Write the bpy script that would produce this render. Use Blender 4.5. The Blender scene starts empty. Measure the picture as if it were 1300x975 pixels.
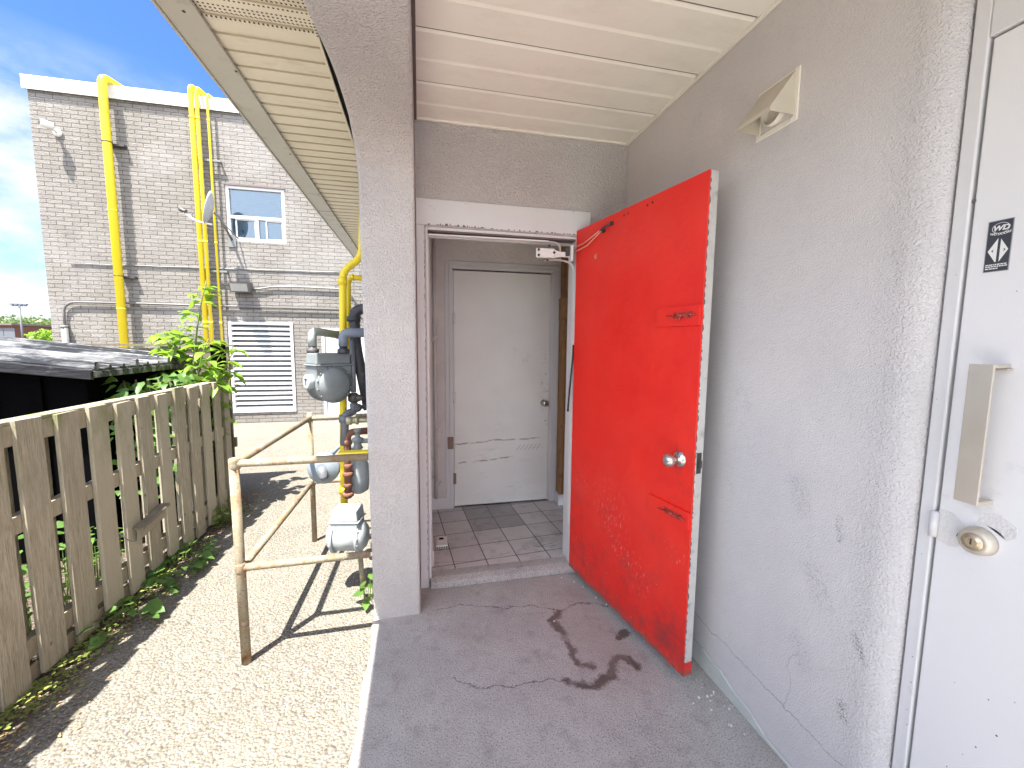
import bpy, math, random
from mathutils import Vector, Matrix
PI = math.pi
random.seed(7)
S = bpy.context.scene
C = bpy.context.scene.collection

# ------------------------------------------------------------------ camera
F, YAW, PIT, ROL, CH = 521.754, 0.221667, 0.100040, 0.008795, 1.43
def axes():
    cy, sy, cp, sp = math.cos(YAW), math.sin(YAW), math.cos(PIT), math.sin(PIT)
    f = Vector((sy*cp, cy*cp, -sp)); r = Vector((cy, -sy, 0)); u = r.cross(f)
    cr, sr = math.cos(ROL), math.sin(ROL)
    return f, r*cr+u*sr, u*cr-r*sr
AF, AR, AU = axes()
CP = Vector((0, 0, CH))
cd = bpy.data.cameras.new('camera'); cam = bpy.data.objects.new('camera', cd); C.objects.link(cam)
cd.sensor_width = 36; cd.lens = F/1300*36; cd.clip_start = 0.02; cd.clip_end = 2000
cam.matrix_world = Matrix(((AR.x, AU.x, -AF.x, 0), (AR.y, AU.y, -AF.y, 0), (AR.z, AU.z, -AF.z, CH), (0, 0, 0, 1)))
S.camera = cam
S.render.resolution_x = 1024; S.render.resolution_y = 768
def at(px, py, Y):      # point seen there at depth Y (metres north of the camera)
    d = AF*F + AR*(px-650) - AU*(py-487.5)
    return CP + d*(Y/d.y)
# ------------------------------------------------------------------ light
SKYTINT = (.165, .24, .36, 1); FILL_BANK = (3.45, 3.75, 4.45, 1)
SUNDIR = Vector((0.218, 0.274, -0.873)).normalized()
W = bpy.data.worlds.new('World'); S.world = W; W.use_nodes = True
nt = W.node_tree; nt.nodes.clear()
out = nt.nodes.new('ShaderNodeOutputWorld'); bg = nt.nodes.new('ShaderNodeBackground')
sky = nt.nodes.new('ShaderNodeTexSky'); sky.sky_type = 'NISHITA'; sky.sun_disc = False
sky.sun_elevation = math.radians(68); sky.sun_rotation = math.atan2(-SUNDIR.x, -SUNDIR.y)
sky.air_density = 1.0; sky.dust_density = 0.6; sky.ozone_density = 1.3
bg.inputs[1].default_value = 0.15
tc = nt.nodes.new('ShaderNodeTexCoord'); mp = nt.nodes.new('ShaderNodeMapping')
mp.inputs['Scale'].default_value = (1, 1, 1.9); mp.inputs['Location'].default_value = (0.35, 0.1, 0.25)
nz = nt.nodes.new('ShaderNodeTexNoise'); nz.inputs['Scale'].default_value = 2.6; nz.inputs['Detail'].default_value = 9; nz.inputs['Roughness'].default_value = .58
rp = nt.nodes.new('ShaderNodeValToRGB'); rp.color_ramp.elements[0].position = .40; rp.color_ramp.elements[1].position = .55
sx = nt.nodes.new('ShaderNodeSeparateXYZ'); rz = nt.nodes.new('ShaderNodeMapRange')
rz.inputs['From Min'].default_value = .44; rz.inputs['From Max'].default_value = .33
mu = nt.nodes.new('ShaderNodeMath'); mu.operation = 'MULTIPLY'
mx = nt.nodes.new('ShaderNodeMix'); mx.data_type = 'RGBA'; mx.inputs[7].default_value = (1.35, 1.42, 1.52, 1)
L = nt.links.new
L(tc.outputs['Generated'], mp.inputs[0]); L(mp.outputs[0], nz.inputs['Vector']); L(nz.outputs[0], rp.inputs[0])
L(tc.outputs['Generated'], sx.inputs[0]); L(sx.outputs[2], rz.inputs[0]); L(rp.outputs[0], mu.inputs[0]); L(rz.outputs[0], mu.inputs[1])
tn = nt.nodes.new('ShaderNodeMix'); tn.data_type = 'RGBA'; tn.blend_type = 'MULTIPLY'; tn.inputs[0].default_value = 1; tn.inputs[7].default_value = SKYTINT
# bright cloud bank added to the unseen sky behind the camera as fill light
bm_ = nt.nodes.new('ShaderNodeMapRange'); bm_.inputs['From Min'].default_value = .02; bm_.inputs['From Max'].default_value = -.22; bm_.interpolation_type = 'SMOOTHSTEP'
ad = nt.nodes.new('ShaderNodeMath'); ad.operation = 'MULTIPLY_ADD'; ad.inputs[1].default_value = .22; mb = nt.nodes.new('ShaderNodeMix'); mb.data_type = 'RGBA'; mb.inputs[7].default_value = FILL_BANK
L(nz.outputs[0], ad.inputs[0]); L(sx.outputs[1], ad.inputs[2]); sb_ = nt.nodes.new('ShaderNodeMath'); sb_.operation = 'SUBTRACT'; sb_.inputs[1].default_value = .11
L(ad.outputs[0], sb_.inputs[0]); L(sb_.outputs[0], bm_.inputs[0])
L(mu.outputs[0], mx.inputs[0]); L(sky.outputs[0], tn.inputs[6]); L(tn.outputs[2], mx.inputs[6]); L(bm_.outputs[0], mb.inputs[0]); L(mx.outputs[2], mb.inputs[6]); L(mb.outputs[2], bg.inputs[0]); L(bg.outputs[0], out.inputs[0])
sd = bpy.data.lights.new('sun', 'SUN'); sun = bpy.data.objects.new('sun', sd); C.objects.link(sun)
sd.energy = 3.4; sd.angle = math.radians(.53); sd.color = (1, .95, .87)
sun.rotation_euler = SUNDIR.to_track_quat('-Z', 'Y').to_euler(); sun.location = (-5, -6, 15)
vs = S.view_settings; vs.view_transform = 'Standard'; vs.look = 'None'; vs.exposure = 2.5; vs.gamma = 1; vs.use_curve_mapping = False
S.render.engine = 'CYCLES'; S.cycles.max_bounces = 10; S.cycles.diffuse_bounces = 6; S.cycles.transparent_max_bounces = 12

# ------------------------------------------------------------------ material helpers
class NT:
    def __init__(s, name):
        s.m = bpy.data.materials.new(name); s.m.use_nodes = True; s.t = s.m.node_tree
        s.p = s.t.nodes['Principled BSDF']; s.tc = s.t.nodes.new('ShaderNodeTexCoord').outputs['Object']
    def n(s, k, **kw):
        o = s.t.nodes.new('ShaderNode'+k)
        for a, b in kw.items(): setattr(o, a, b)
        return o
    def put(s, sock, v):
        if isinstance(v, (int, float)): sock.default_value = v
        elif isinstance(v, (tuple, list, Vector)):
            sock.default_value = tuple(v) if len(v) == len(sock.default_value) else (*v, 1)
        else: s.t.links.new(v, sock)
    def ma(s, op, a, b=0.0, clamp=False):
        o = s.n('Math', operation=op, use_clamp=clamp); s.put(o.inputs[0], a); s.put(o.inputs[1], b); return o.outputs[0]
    def vm(s, op, a, b=(0, 0, 0), sc=None):
        o = s.n('VectorMath', operation=op); s.put(o.inputs[0], a); s.put(o.inputs[1], b)
        if sc is not None: s.put(o.inputs['Scale'], sc)
        return o.outputs['Value'] if op in ('DOT_PRODUCT', 'LENGTH', 'DISTANCE') else o.outputs[0]
    def map(s, scale=(1, 1, 1), loc=(0, 0, 0), rot=(0, 0, 0), v=None):
        o = s.n('Mapping'); s.put(o.inputs[0], v if v is not None else s.tc)
        o.inputs['Scale'].default_value = scale; o.inputs['Location'].default_value = loc; o.inputs['Rotation'].default_value = rot
        return o.outputs[0]
    def noise(s, scale=5, detail=4, rough=.55, v=None, dist=0):
        o = s.n('TexNoise'); s.put(o.inputs['Vector'], v if v is not None else s.tc)
        o.inputs['Scale'].default_value = scale; o.inputs['Detail'].default_value = detail; o.inputs['Roughness'].default_value = rough; o.inputs['Distortion'].default_value = dist
        return o.outputs[0]
    def vor(s, scale=5, v=None, feat='F1', out='Distance', rnd=1):
        o = s.n('TexVoronoi', feature=feat); s.put(o.inputs['Vector'], v if v is not None else s.tc)
        o.inputs['Scale'].default_value = scale; o.inputs['Randomness'].default_value = rnd; return o.outputs[out]
    def ramp(s, f, a, b, lo=0., hi=1.):
        o = s.n('MapRange'); s.put(o.inputs[0], f)
        for i, v in enumerate((a, b, lo, hi)): o.inputs[i+1].default_value = v
        return o.outputs[0]
    def mix(s, f, a, b, mode='MIX'):
        o = s.n('Mix', data_type='RGBA', blend_type=mode); s.put(o.inputs[0], f); s.put(o.inputs[6], a); s.put(o.inputs[7], b); return o.outputs[2]
    def xyz(s, v=None):
        o = s.n('SeparateXYZ'); s.put(o.inputs[0], v if v is not None else s.tc); return o.outputs
    def comb(s, x, y, z):
        o = s.n('CombineXYZ')
        for i, v in enumerate((x, y, z)): s.put(o.inputs[i], v)
        return o.outputs[0]
    def bump(s, h, dist=.01, strength=1., prev=None):
        o = s.n('Bump'); o.inputs['Strength'].default_value = strength; o.inputs['Distance'].default_value = dist; s.put(o.inputs['Height'], h)
        if prev is not None: s.put(o.inputs['Normal'], prev)
        return o.outputs[0]
    def fin(s, col, rough=.6, metal=0., nrm=None, spec=.5):
        s.put(s.p.inputs['Base Color'], col); s.put(s.p.inputs['Roughness'], rough); s.put(s.p.inputs['Metallic'], metal)
        s.p.inputs['Specular IOR Level'].default_value = spec
        if nrm is not None: s.put(s.p.inputs['Normal'], nrm)
        return s.m
    def segs(s, pts, v):        # distance in the xy plane to a polyline
        best = None
        for (ax, ay), (bx, by) in zip(pts[:-1], pts[1:]):
            ba = Vector((bx-ax, by-ay, 0))
            pa = s.vm('SUBTRACT', v, (ax, ay, 0))
            h = s.ma('MULTIPLY', s.vm('DOT_PRODUCT', pa, ba), 1/ba.length_squared, True)
            d = s.vm('LENGTH', s.vm('SUBTRACT', pa, s.vm('SCALE', ba, sc=h)))
            best = d if best is None else s.ma('MINIMUM', best, d)
        return best
def simple(name, col, rough=.5, metal=0., var=.15, vsc=12, bump=0., bsc=150, dirt=0., dcol=(.12, .10, .08), dsc=9, chips=0., ccol=(.5, .5, .5), csc=60, spec=.5):
    n = NT(name)
    c2 = tuple(max(0, x*(1-var*2)) for x in col)
    c = n.mix(n.noise(vsc, 5), c2, tuple(x*(1+var*.4) for x in col))
    if dirt: c = n.mix(n.ramp(n.noise(dsc, 8, .7), .62-dirt*.3, .78-dirt*.15, 0, .9), c, dcol)
    if chips: c = n.mix(n.ramp(n.noise(csc, 3, .6), .78-chips*.2, .80-chips*.2), c, ccol)
    nr = n.bump(n.noise(bsc, 3), bump) if bump else None
    r = n.ramp(n.noise(vsc*2, 4), .3, .7, max(0, rough-.08), min(1, rough+.08))
    return n.fin(c, r, metal, nr, spec)

def stucco(name, base, warm, b=.004, sc=150, dk=.22):
    n = NT(name)
    c = n.mix(n.ramp(n.noise(2.2, 5), .35, .7), base, warm)
    g = n.noise(sc, 3, .6)
    g2 = n.ramp(g, .35, .65)
    c = n.mix(n.ma('MULTIPLY', n.ramp(g, .46, .34), dk), c, tuple(x*.6 for x in base))
    sp = n.ramp(n.noise(34, 4, .75), .70, .76)
    mask = n.ramp(n.noise(1.7, 3), .5, .62)
    c = n.mix(n.ma('MULTIPLY', n.ma('MULTIPLY', sp, mask), .55), c, (.22, .20, .20))
    c = n.mix(n.ma('MULTIPLY', n.ramp(n.noise(6, 6, .75), .60, .75), .25), c, (.30, .29, .30))
    nr = n.bump(g2, b, 1, n.bump(n.noise(14, 3), .004))
    return n, c, nr
M = {}
# porch stucco (pillar and back wall): coarse dash
n, c, nr = stucco('stucco_coarse', (.61, .585, .58), (.70, .665, .645), .0075, 105); M['stucco'] = n.fin(c, .9, 0, nr, .2)
# right wall: smoother, scuffed, with a hairline crack near the floor and dark scrapes
n, c, nr = stucco('stucco_smooth', (.60, .585, .59), (.67, .645, .635), .0013, 230, .10)
w = n.vm('ADD', n.tc, n.vm('SCALE', n.vm('SUBTRACT', n.comb(n.noise(16, 4), n.noise(16, 4, v=n.map(loc=(5, 3, 1))), n.noise(16, 4, v=n.map(loc=(1, 9, 4)))), (.5, .5, .5)), sc=.05))
q = n.xyz(w); v = n.comb(q[1], q[2], 0.)
d = n.segs([(1.55, .205), (1.33, .205), (1.15, .195), (1.0, .188), (.8, .18)], v)
c = n.mix(n.ramp(d, .0025, .0008, 0, .6), c, (.16, .15, .16))
d = n.segs([(1.06, .19), (1.04, .30), (1.06, .37), (1.03, .42)], v)
c = n.mix(n.ramp(d, .0022, .0006, 0, .5), c, (.2, .19, .2))
fine = n.noise(260, 3, .7)
def smear(c, a, b, wd, amt=.9):
    d = n.segs([a, b], v)
    return n.mix(n.ma('MULTIPLY', n.ramp(d, wd, wd*.4), n.ramp(fine, .52, .60, 0, amt)), c, (.13, .12, .12))
c = smear(c, (.865, .60), (.828, .545), .016); c = smear(c, (.872, .375), (.868, .33), .018); c = smear(c, (1.03, .46), (1.0, .40), .05, .35)
c = smear(c, (1.08, .98), (1.05, .90), .045, .4); c = smear(c, (1.0, .72), (.97, .66), .05, .45); c = smear(c, (.93, .92), (.92, .86), .014, .8)
edge = n.ramp(n.xyz()[1], .93, .82)
nr = n.bump(n.ma('MULTIPLY', n.ramp(n.noise(140, 3, .6), .35, .65), edge), .0020, 1, nr)
M['stucco_smooth'] = n.fin(c, .85, 0, nr, .25)
# far brick wall
n = NT('painted_brick')
q = n.xyz(); v = n.comb(q[0], q[2], 0.)
def brick(n, v):
    o = n.n('TexBrick'); n.put(o.inputs['Vector'], v)
    o.inputs['Scale'].default_value = 1; o.inputs['Brick Width'].default_value = .205; o.inputs['Row Height'].default_value = .0635
    o.inputs['Mortar Size'].default_value = .0046; o.inputs['Mortar Smooth'].default_value = .35; o.inputs['Bias'].default_value = 0
    o.inputs['Color1'].default_value = (.225, .21, .188, 1); o.inputs['Color2'].default_value = (.275, .257, .232, 1); o.inputs['Mortar'].default_value = (.085, .078, .07, 1)
    return o
wob = n.vm('SCALE', n.vm('SUBTRACT', n.comb(n.noise(9, 3), n.noise(9, 3, v=n.map(loc=(3, 3, 3))), 0.), (.5, .5, 0)), sc=.012)
bk = brick(n, n.vm('ADD', v, wob))
cc = n.mix(n.ma('MULTIPLY', n.ramp(n.noise(60, 4, .7), .5, .7), .35), bk.outputs[0], (.22, .20, .19))
cc = n.mix(n.ramp(n.noise(.8, 5), .4, .75, 0, .25), cc, (.24, .215, .21))
cc = n.mix(n.ramp(n.noise(2.2, 6, .65, v=n.map((3, 1, .35))), .52, .72, 0, .35), cc, (.17, .15, .14))
cc = n.mix(n.ramp(n.noise(1.1, 4, v=n.map(loc=(4, 0, 2))), .50, .62, 0, .3), cc, (.36, .345, .33))
hb = n.ma('ADD', n.ma('MULTIPLY', bk.outputs[1], -1.), n.ma('MULTIPLY', n.noise(38, 4, .7, v=n.map((1, 1, 2.2))), 1.5))
M['brick'] = n.fin(cc, .85, 0, n.bump(hb, .016), .2)
# bright weathered asphalt with exposed aggregate
n = NT('weathered_asphalt')
vo = n.n('TexVoronoi'); n.put(vo.inputs['Vector'], n.tc); vo.inputs['Scale'].default_value = 95
g = n.xyz(vo.outputs['Color'])[0]
c = n.mix(g, (.14, .130, .110), (.26, .243, .208))
c = n.mix(n.ramp(vo.outputs['Distance'], .55, .8), c, (.13, .115, .095))
c = n.mix(n.ramp(n.noise(2.5, 6), .35, .7, 0, .5), c, (.24, .218, .18))
c = n.mix(n.ramp(n.noise(23, 6, .7), .60, .72, 0, .55), c, (.17, .15, .125))
wv = n.vm('ADD', n.tc, n.vm('SCALE', n.comb(n.noise(12, 5), n.noise(12, 5, v=n.map(loc=(7, 2, 1))), 0.), sc=.10))
d = n.segs([(-.62, 1.78), (-.80, 1.62), (-1.0, 1.52), (-1.15, 1.40)], wv)
c = n.mix(n.ma('MULTIPLY', n.ramp(d, .022, .003), n.ramp(n.noise(45, 4), .4, .6)), c, (.12, .11, .09))
# soil and litter along the fence foot
x = n.xyz()
edge = n.ma('ADD', x[0], n.ma('MULTIPLY', n.noise(7, 5, .6), .22))
soil = n.ma('MULTIPLY', n.ramp(edge, -1.30, -1.40), n.ramp(x[1], 4.6, 3.9))
c = n.mix(n.ma('MULTIPLY', soil, n.ramp(n.noise(60, 4, .7), .32, .52)), c, (.085, .062, .045))
h = n.ma('ADD', n.ma('MULTIPLY', vo.outputs['Distance'], -1.), n.ma('MULTIPLY', n.noise(30, 4), .8))
M['asphalt'] = n.fin(c, .92, 0, n.bump(h, .010), .15)
# concrete slab with water stain
n = NT('concrete_slab')
sp = n.noise(170, 3, .75)
c = n.mix(n.ramp(n.noise(3.2, 6, .6), .3, .7), (.345, .335, .325), (.44, .428, .415))
c = n.mix(n.ramp(sp, .55, .64, 0, .8), c, (.50, .47, .45)); c = n.mix(n.ramp(sp, .46, .37, 0, .8), c, (.11, .10, .10)); c = n.mix(n.ramp(n.noise(11, 7, .7), .52, .70, 0, .45), c, (.17, .155, .155))
c = n.mix(n.ramp(n.noise(1.5, 4), .5, .7, 0, .5), c, (.26, .235, .22))
wv = n.vm('ADD', n.tc, n.vm('SCALE', n.vm('SUBTRACT', n.comb(n.noise(9, 6, .7), n.noise(9, 6, .7, v=n.map(loc=(4, 8, 0))), 0.), (.5, .5, 0)), sc=.11))
f1 = n.vm('MULTIPLY', wv, (1, 1, 0))
st = [(.99, 1.95), (.90, 1.99), (.844, 2.01), (.76, 1.985), (.707, 1.96)]
d1 = n.segs(st, f1)
d2 = n.segs([(.707, 1.96), (.655, 1.90), (.66, 1.83), (.685, 1.76), (.672, 1.66), (.68, 1.60), (.73, 1.565)], f1)
d3 = n.segs([(.59, 1.52), (.66, 1.485), (.736, 1.480), (.80, 1.52), (.835, 1.565), (.87, 1.60), (.905, 1.585), (.925, 1.53)], f1)
d4 = n.segs([(.985, 1.74), (.94, 1.71)], f1)
nn = n.ma('MULTIPLY', n.ma('SUBTRACT', n.noise(26, 6, .75), .5), .055)
d1, d2, d3, d4 = [n.ma('ADD', q_, nn) for q_ in (d1, d2, d3, d4)]
m = n.ma('MAXIMUM', n.ramp(d1, .008, .002, 0, .7), n.ma('MAXIMUM', n.ramp(d2, .025, .010), n.ma('MAXIMUM', n.ramp(d3, .029, .012), n.ramp(d4, .026, .014))))
brk = n.ramp(n.noise(14, 4), .33, .45, .5, 1)
m = n.ma('MULTIPLY', m, brk)
# faint tide mark inside the loop
c = n.mix(n.ma('MULTIPLY', m, .86), c, (.070, .050, .045))
c = n.mix(n.ramp(n.segs([(.78, 1.85), (.80, 1.65)], f1), .16, .10, 0, .25), c, (.30, .265, .25))
ck = n.ma('MINIMUM', n.segs([(.05, 2.10), (.2, 2.13), (.43, 2.05), (.60, 2.03), (.70, 1.98)], f1), n.segs([(.12, 1.64), (.2, 1.57), (.33, 1.548), (.45, 1.55), (.59, 1.52)], f1))
c = n.mix(n.ramp(ck, .0035, .001, 0, .75), c, (.06, .055, .055))
xx = n.xyz()
c = n.mix(n.ma('MULTIPLY', n.ramp(n.noise(90, 3, .6), .72, .75), n.ramp(n.noise(2, 2), .5, .6)), c, (.55, .53, .5))
c = n.mix(n.ramp(n.ma('ADD', xx[0], n.ma('MULTIPLY', n.noise(10, 3), .02)), -.215, -.228), c, (.52, .49, .43))  # sunlit strip along the slab's outer edge, lightened in the colour
M['concrete'] = n.fin(c, n.ma('SUBTRACT', .85, n.ma('MULTIPLY', m, .25)), 0, n.bump(n.noise(120, 4, .7), .003, 1, n.bump(n.noise(9, 4), .006)), .3)
# red door paint
def D0_(a, t, z): return Vector((.8985, 2.318, 0))+Vector((.17264, -.98499, 0))*a+Vector((0, 0, z))
n = NT('red_paint')
x = n.xyz(); vz = x[2]
low = n.ramp(vz, .75, .15)
c = n.mix(n.ramp(n.noise(3, 5), .35, .7), (.72, .020, .014), (.80, .030, .018))
c = n.mix(n.ma('MULTIPLY', n.ramp(n.noise(5, 7, .7), .50, .68), n.ma('MULTIPLY', low, .9)), c, (.34, .035, .035))
hz = n.vm('DISTANCE', n.tc, tuple(D0_(.86, 0, .95)))
c = n.mix(n.ma('MULTIPLY', n.ramp(hz, .24, .05), n.ramp(n.noise(16, 6, .7), .44, .66, 0, .45)), c, (.40, .03, .03))
c = n.mix(n.ramp(n.noise(1.6, 4, v=n.map(loc=(9, 2, 4))), .45, .68, 0, .35), c, (.80, .06, .04))
c = n.mix(n.ma('MULTIPLY', n.ramp(vz, .18, .04), n.ramp(n.noise(20, 6, .7), .38, .6, 0, .6)), c, (.28, .05, .045))
ch = n.ramp(n.noise(75, 3, .6, v=n.map((1, 1, .55))), .705, .725)
c = n.mix(n.ma('MULTIPLY', n.ramp(vz, .075, .045), n.ramp(n.noise(26, 5, .7), .42, .55)), c, (.20, .10, .08))
ch = n.ma('MULTIPLY', ch, n.ma('ADD', n.ma('MULTIPLY', low, n.ramp(n.noise(4.5, 3), .42, .54)), .03))
c = n.mix(ch, c, (.70, .50, .47))
for (a_, z_, r_) in ((.38, .56, .20), (.45, .42, .16), (.12, .62, .10), (.62, .33, .14), (.86, .55, .07)):
    hq = n.vm('DISTANCE', n.vm('MULTIPLY', n.tc, (1, 1, 1)), tuple(D0_(a_, 0, z_)))
    cl = n.ma('MULTIPLY', n.ramp(hq, r_, r_*.35), n.ramp(n.noise(110, 4, .7, v=n.map((1, 1, .35))), .60, .63))
    c = n.mix(n.ma('MULTIPLY', cl, .5), c, (.75, .36, .32))
dk = n.ma('MULTIPLY', n.ramp(n.noise(48, 4, .7), .69, .72), n.ramp(n.noise(3.1, 3, v=n.map(loc=(2, 7, 1))), .5, .6))
c = n.mix(n.ma('MULTIPLY', dk, .6), c, (.20, .02, .02))
sc = n.ramp(n.noise(30, 5, .7, v=n.map((1, 1, .12))), .70, .73)
c = n.mix(n.ma('MULTIPLY', sc, n.ma('MULTIPLY', low, .35)), c, (.30, .04, .03))
M['red'] = n.fin(c, n.ramp(n.noise(12, 4), .3, .7, .36, .5), 0, n.bump(n.noise(170, 2), .0009, 1, n.bump(n.noise(6, 3), .006)), .38)
# weathered fence timber
def timber(name, a, b, green=.5):
    n = NT(name)
    g = n.noise(16, 6, .6, v=n.vm('ADD', n.map((5, 5, .35)), n.vm('SCALE', n.comb(1., .7, .4), sc=n.ma('MULTIPLY', n.n('ObjectInfo').outputs['Random'], 40.))), dist=.6)
    f = n.noise(70, 4, .7, v=n.map((6, 6, .22)))
    c = n.mix(n.ramp(g, .3, .7), a, b)
    c = n.mix(n.ramp(f, .53, .64, 0, .8), c, tuple(x*.3 for x in a)); c = n.mix(n.ramp(n.noise(3.3, 5), .4, .7, 0, .45), c, tuple(x*.55 for x in b))
    oi = n.n('ObjectInfo').outputs['Random']
    c = n.mix(n.ramp(oi, 0, 1, 0, .55), c, tuple(x*.62 for x in b)); c = n.mix(n.ma('MULTIPLY', n.ma('GREATER_THAN', oi, .72), .5), c, (.50, .45, .34))
    x = n.xyz()
    top = n.ramp(x[2], .75, 1.08, .1, 1)
    c = n.mix(n.ma('MULTIPLY', n.ramp(n.noise(5, 6, .65, v=n.map((1, 1, .6))), .48, .68), n.ma('MULTIPLY', top, green)), c, (.17, .19, .055))
    kn = n.ramp(n.vor(9, v=n.map((1, 1, .55))), .07, .035)
    c = n.mix(n.ma('MULTIPLY', kn, .7), c, (.10, .065, .04))
    return n.fin(c, .85, 0, n.bump(n.ma('ADD', g, f), .0035), .2)
M['timber'] = timber('weathered_timber', (.31, .265, .185), (.54, .48, .365), .8)
M['timber_dark'] = timber('old_timber', (.17, .14, .105), (.28, .235, .17), .6)
# rusty pale rail paint
n = NT('rusty_rail')
c = n.mix(n.noise(9, 4), (.22, .195, .13), (.31, .28, .205))
r1 = n.noise(11, 8, .75)
c = n.mix(n.ramp(r1, .50, .60, 0, .8), c, (.25, .135, .065)); c = n.mix(n.ramp(r1, .60, .68, 0, .9), c, (.12, .055, .03)); c = n.mix(n.ramp(n.noise(30, 5, .7), .58, .62, 0, .6), c, (.40, .385, .33))
c = n.mix(n.ramp(n.noise(90, 5, .75), .56, .62, 0, .8), c, (.17, .085, .045)); c = n.mix(n.ramp(n.noise(5, 5, .7, v=n.map(loc=(3, 3, 3))), .52, .68, 0, .6), c, (.22, .17, .10))
M['rail'] = n.fin(c, .75, .1, n.bump(n.noise(70, 5, .7), .003), .3)
n = NT('rusty_iron'); r1 = n.noise(25, 7, .7)
c = n.mix(n.ramp(r1, .4, .6), (.20, .10, .07), (.17, .075, .05)); c = n.mix(n.ramp(r1, .6, .66), c, (.42, .38, .36))
M['rust'] = n.fin(c, .85, .1, n.bump(n.noise(120, 4), .003), .2)
M['steel_grey'] = simple('meter_grey_paint', (.20, .222, .225), .45, 0, .15, 10, .0008, 90, .35, (.16, .16, .15), 14, .12, (.45, .45, .43), 40)
M['pale_grey'] = simple('pale_meter_paint', (.36, .395, .405), .5, 0, .12, 10, .0008, 90, .3, (.25, .25, .24), 10)
M['black_iron'] = simple('black_iron', (.045, .045, .055), .6, .1, .3, 14, .002, 90, .35, (.13, .11, .10), 18)
M['grey_pipe'] = simple('grey_pipe_paint', (.17, .185, .21), .5, .1, .2, 14, .001, 90, .3, (.10, .09, .09), 18)
M['yellow'] = simple('yellow_pipe_paint', (.80, .62, .015), .42, 0, .06, 6, .0006, 80, .12, (.45, .33, .03), 12)
M['white_paint'] = simple('white_door_paint', (.71, .71, .715), .5, 0, .03, 3, .0004, 60, .10, (.50, .50, .50), 5)
M['frame_paint'] = simple('white_frame_paint', (.64, .64, .645), .55, 0, .05, 5, .0006, 60, .06, (.35, .33, .3), 12)
M['flashing'] = simple('white_flashing', (.62, .62, .62), .4, 0, .03, 3)
M['fascia'] = simple('fascia_metal', (.50, .48, .42), .45, .0, .08, 4, .0008, 30, .18, (.24, .22, .18), 9)
M['dark_gap'] = simple('dark_gap', (.015, .013, .012), .9)
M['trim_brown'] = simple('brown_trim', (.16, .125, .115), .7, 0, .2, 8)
M['ceiling'] = simple('ceiling_boards', (.84, .79, .73), .55, 0, .05, 2.5, .0008, 60, .10, (.36, .33, .30), 30)
n = NT('ceiling_paint')
c = n.mix(n.noise(2.5, 5), (.76, .73, .65), (.84, .81, .73))
c = n.mix(n.ma('MULTIPLY', n.ramp(n.noise(40, 6, .8), .64, .72), n.ramp(n.noise(2.3, 3), .48, .6, 0, .8)), c, (.30, .26, .23))
c = n.mix(n.ramp(n.noise(5, 7, .7, v=n.map((.5, 1, 1))), .50, .72, 0, .4), c, (.62, .56, .48))
M['ceiling'] = n.fin(c, .55, 0, n.bump(n.noise(7, 3), .004), .3)
M['plywood'] = simple('raw_plywood', (.34, .19, .085), .75, 0, .2, 16, .002, 60, .3, (.12, .06, .03), 12)
M['knob_metal'] = simple('brushed_metal', (.62, .60, .57), .28, .9, .05, 20)
M['brass_grey'] = simple('warm_steel', (.62, .57, .49), .5, .7, .05, 6, .0004, 60)
M['dark_metal'] = simple('dark_metal', (.10, .09, .085), .5, .5, .2, 20)
M['glass_dark'] = simple('lamp_lens', (.36, .35, .31), .25, 0, .05)
M['black_plastic'] = simple('black_plastic', (.002, .002, .0025), .8, 0, .3, 8, .001, 30, 0, (.02, .018, .016), 10, spec=.03)
M['black_vinyl'] = simple('sticker_black', (.035, .036, .040), .35, 0, .1)
M['white_ink'] = simple('sticker_white', (.72, .72, .70), .5, 0, .02)
M['sticker_border'] = simple('sticker_border', (.30, .31, .32), .4, 0, .05)
M['white_plastic'] = simple('white_plastic', (.72, .72, .70), .4, 0, .04)
M['cord'] = simple('orange_cord', (.72, .42, .30), .7)
M['cable_black'] = simple('black_cable', (.02, .02, .02), .5)
M['conduit'] = simple('grey_conduit', (.20, .205, .20), .5, .2, .1)
M['blind'] = simple('window_blind', (.55, .66, .72), .6)
M['plaster'] = simple('patched_plaster', (.53, .56, .53), .85, 0, .08, 12, .004, 30, .2, (.38, .38, .38), 14)
M['bare'] = simple('bare_chipped_paint', (.55, .53, .50), .75, 0, .12, 60, .003, 90)
M['mud'] = simple('rust_stain_paint', (.30, .20, .16), .8, 0, .2, 40)
M['pebble'] = simple('pale_pebble', (.68, .65, .60), .8, 0, .15, 90)
M['rubble'] = simple('mortar_crumbs', (.42, .40, .38), .9, 0, .2, 90)
# vestibule walls
n = NT('vestibule_paint')
c = n.mix(n.ramp(n.noise(4, 5), .4, .7), (.60, .56, .54), (.68, .645, .62))
x = n.xyz(); c = n.mix(n.ma('MULTIPLY', n.ramp(n.noise(11, 7, .75, v=n.map((1, 1, .6))), .55, .70), n.ramp(x[2], 1.2, .3, .1, .7)), c, (.16, .11, .10))
M['vest'] = n.fin(c, .7, 0, n.bump(n.noise(50, 4), .002), .3)
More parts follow.
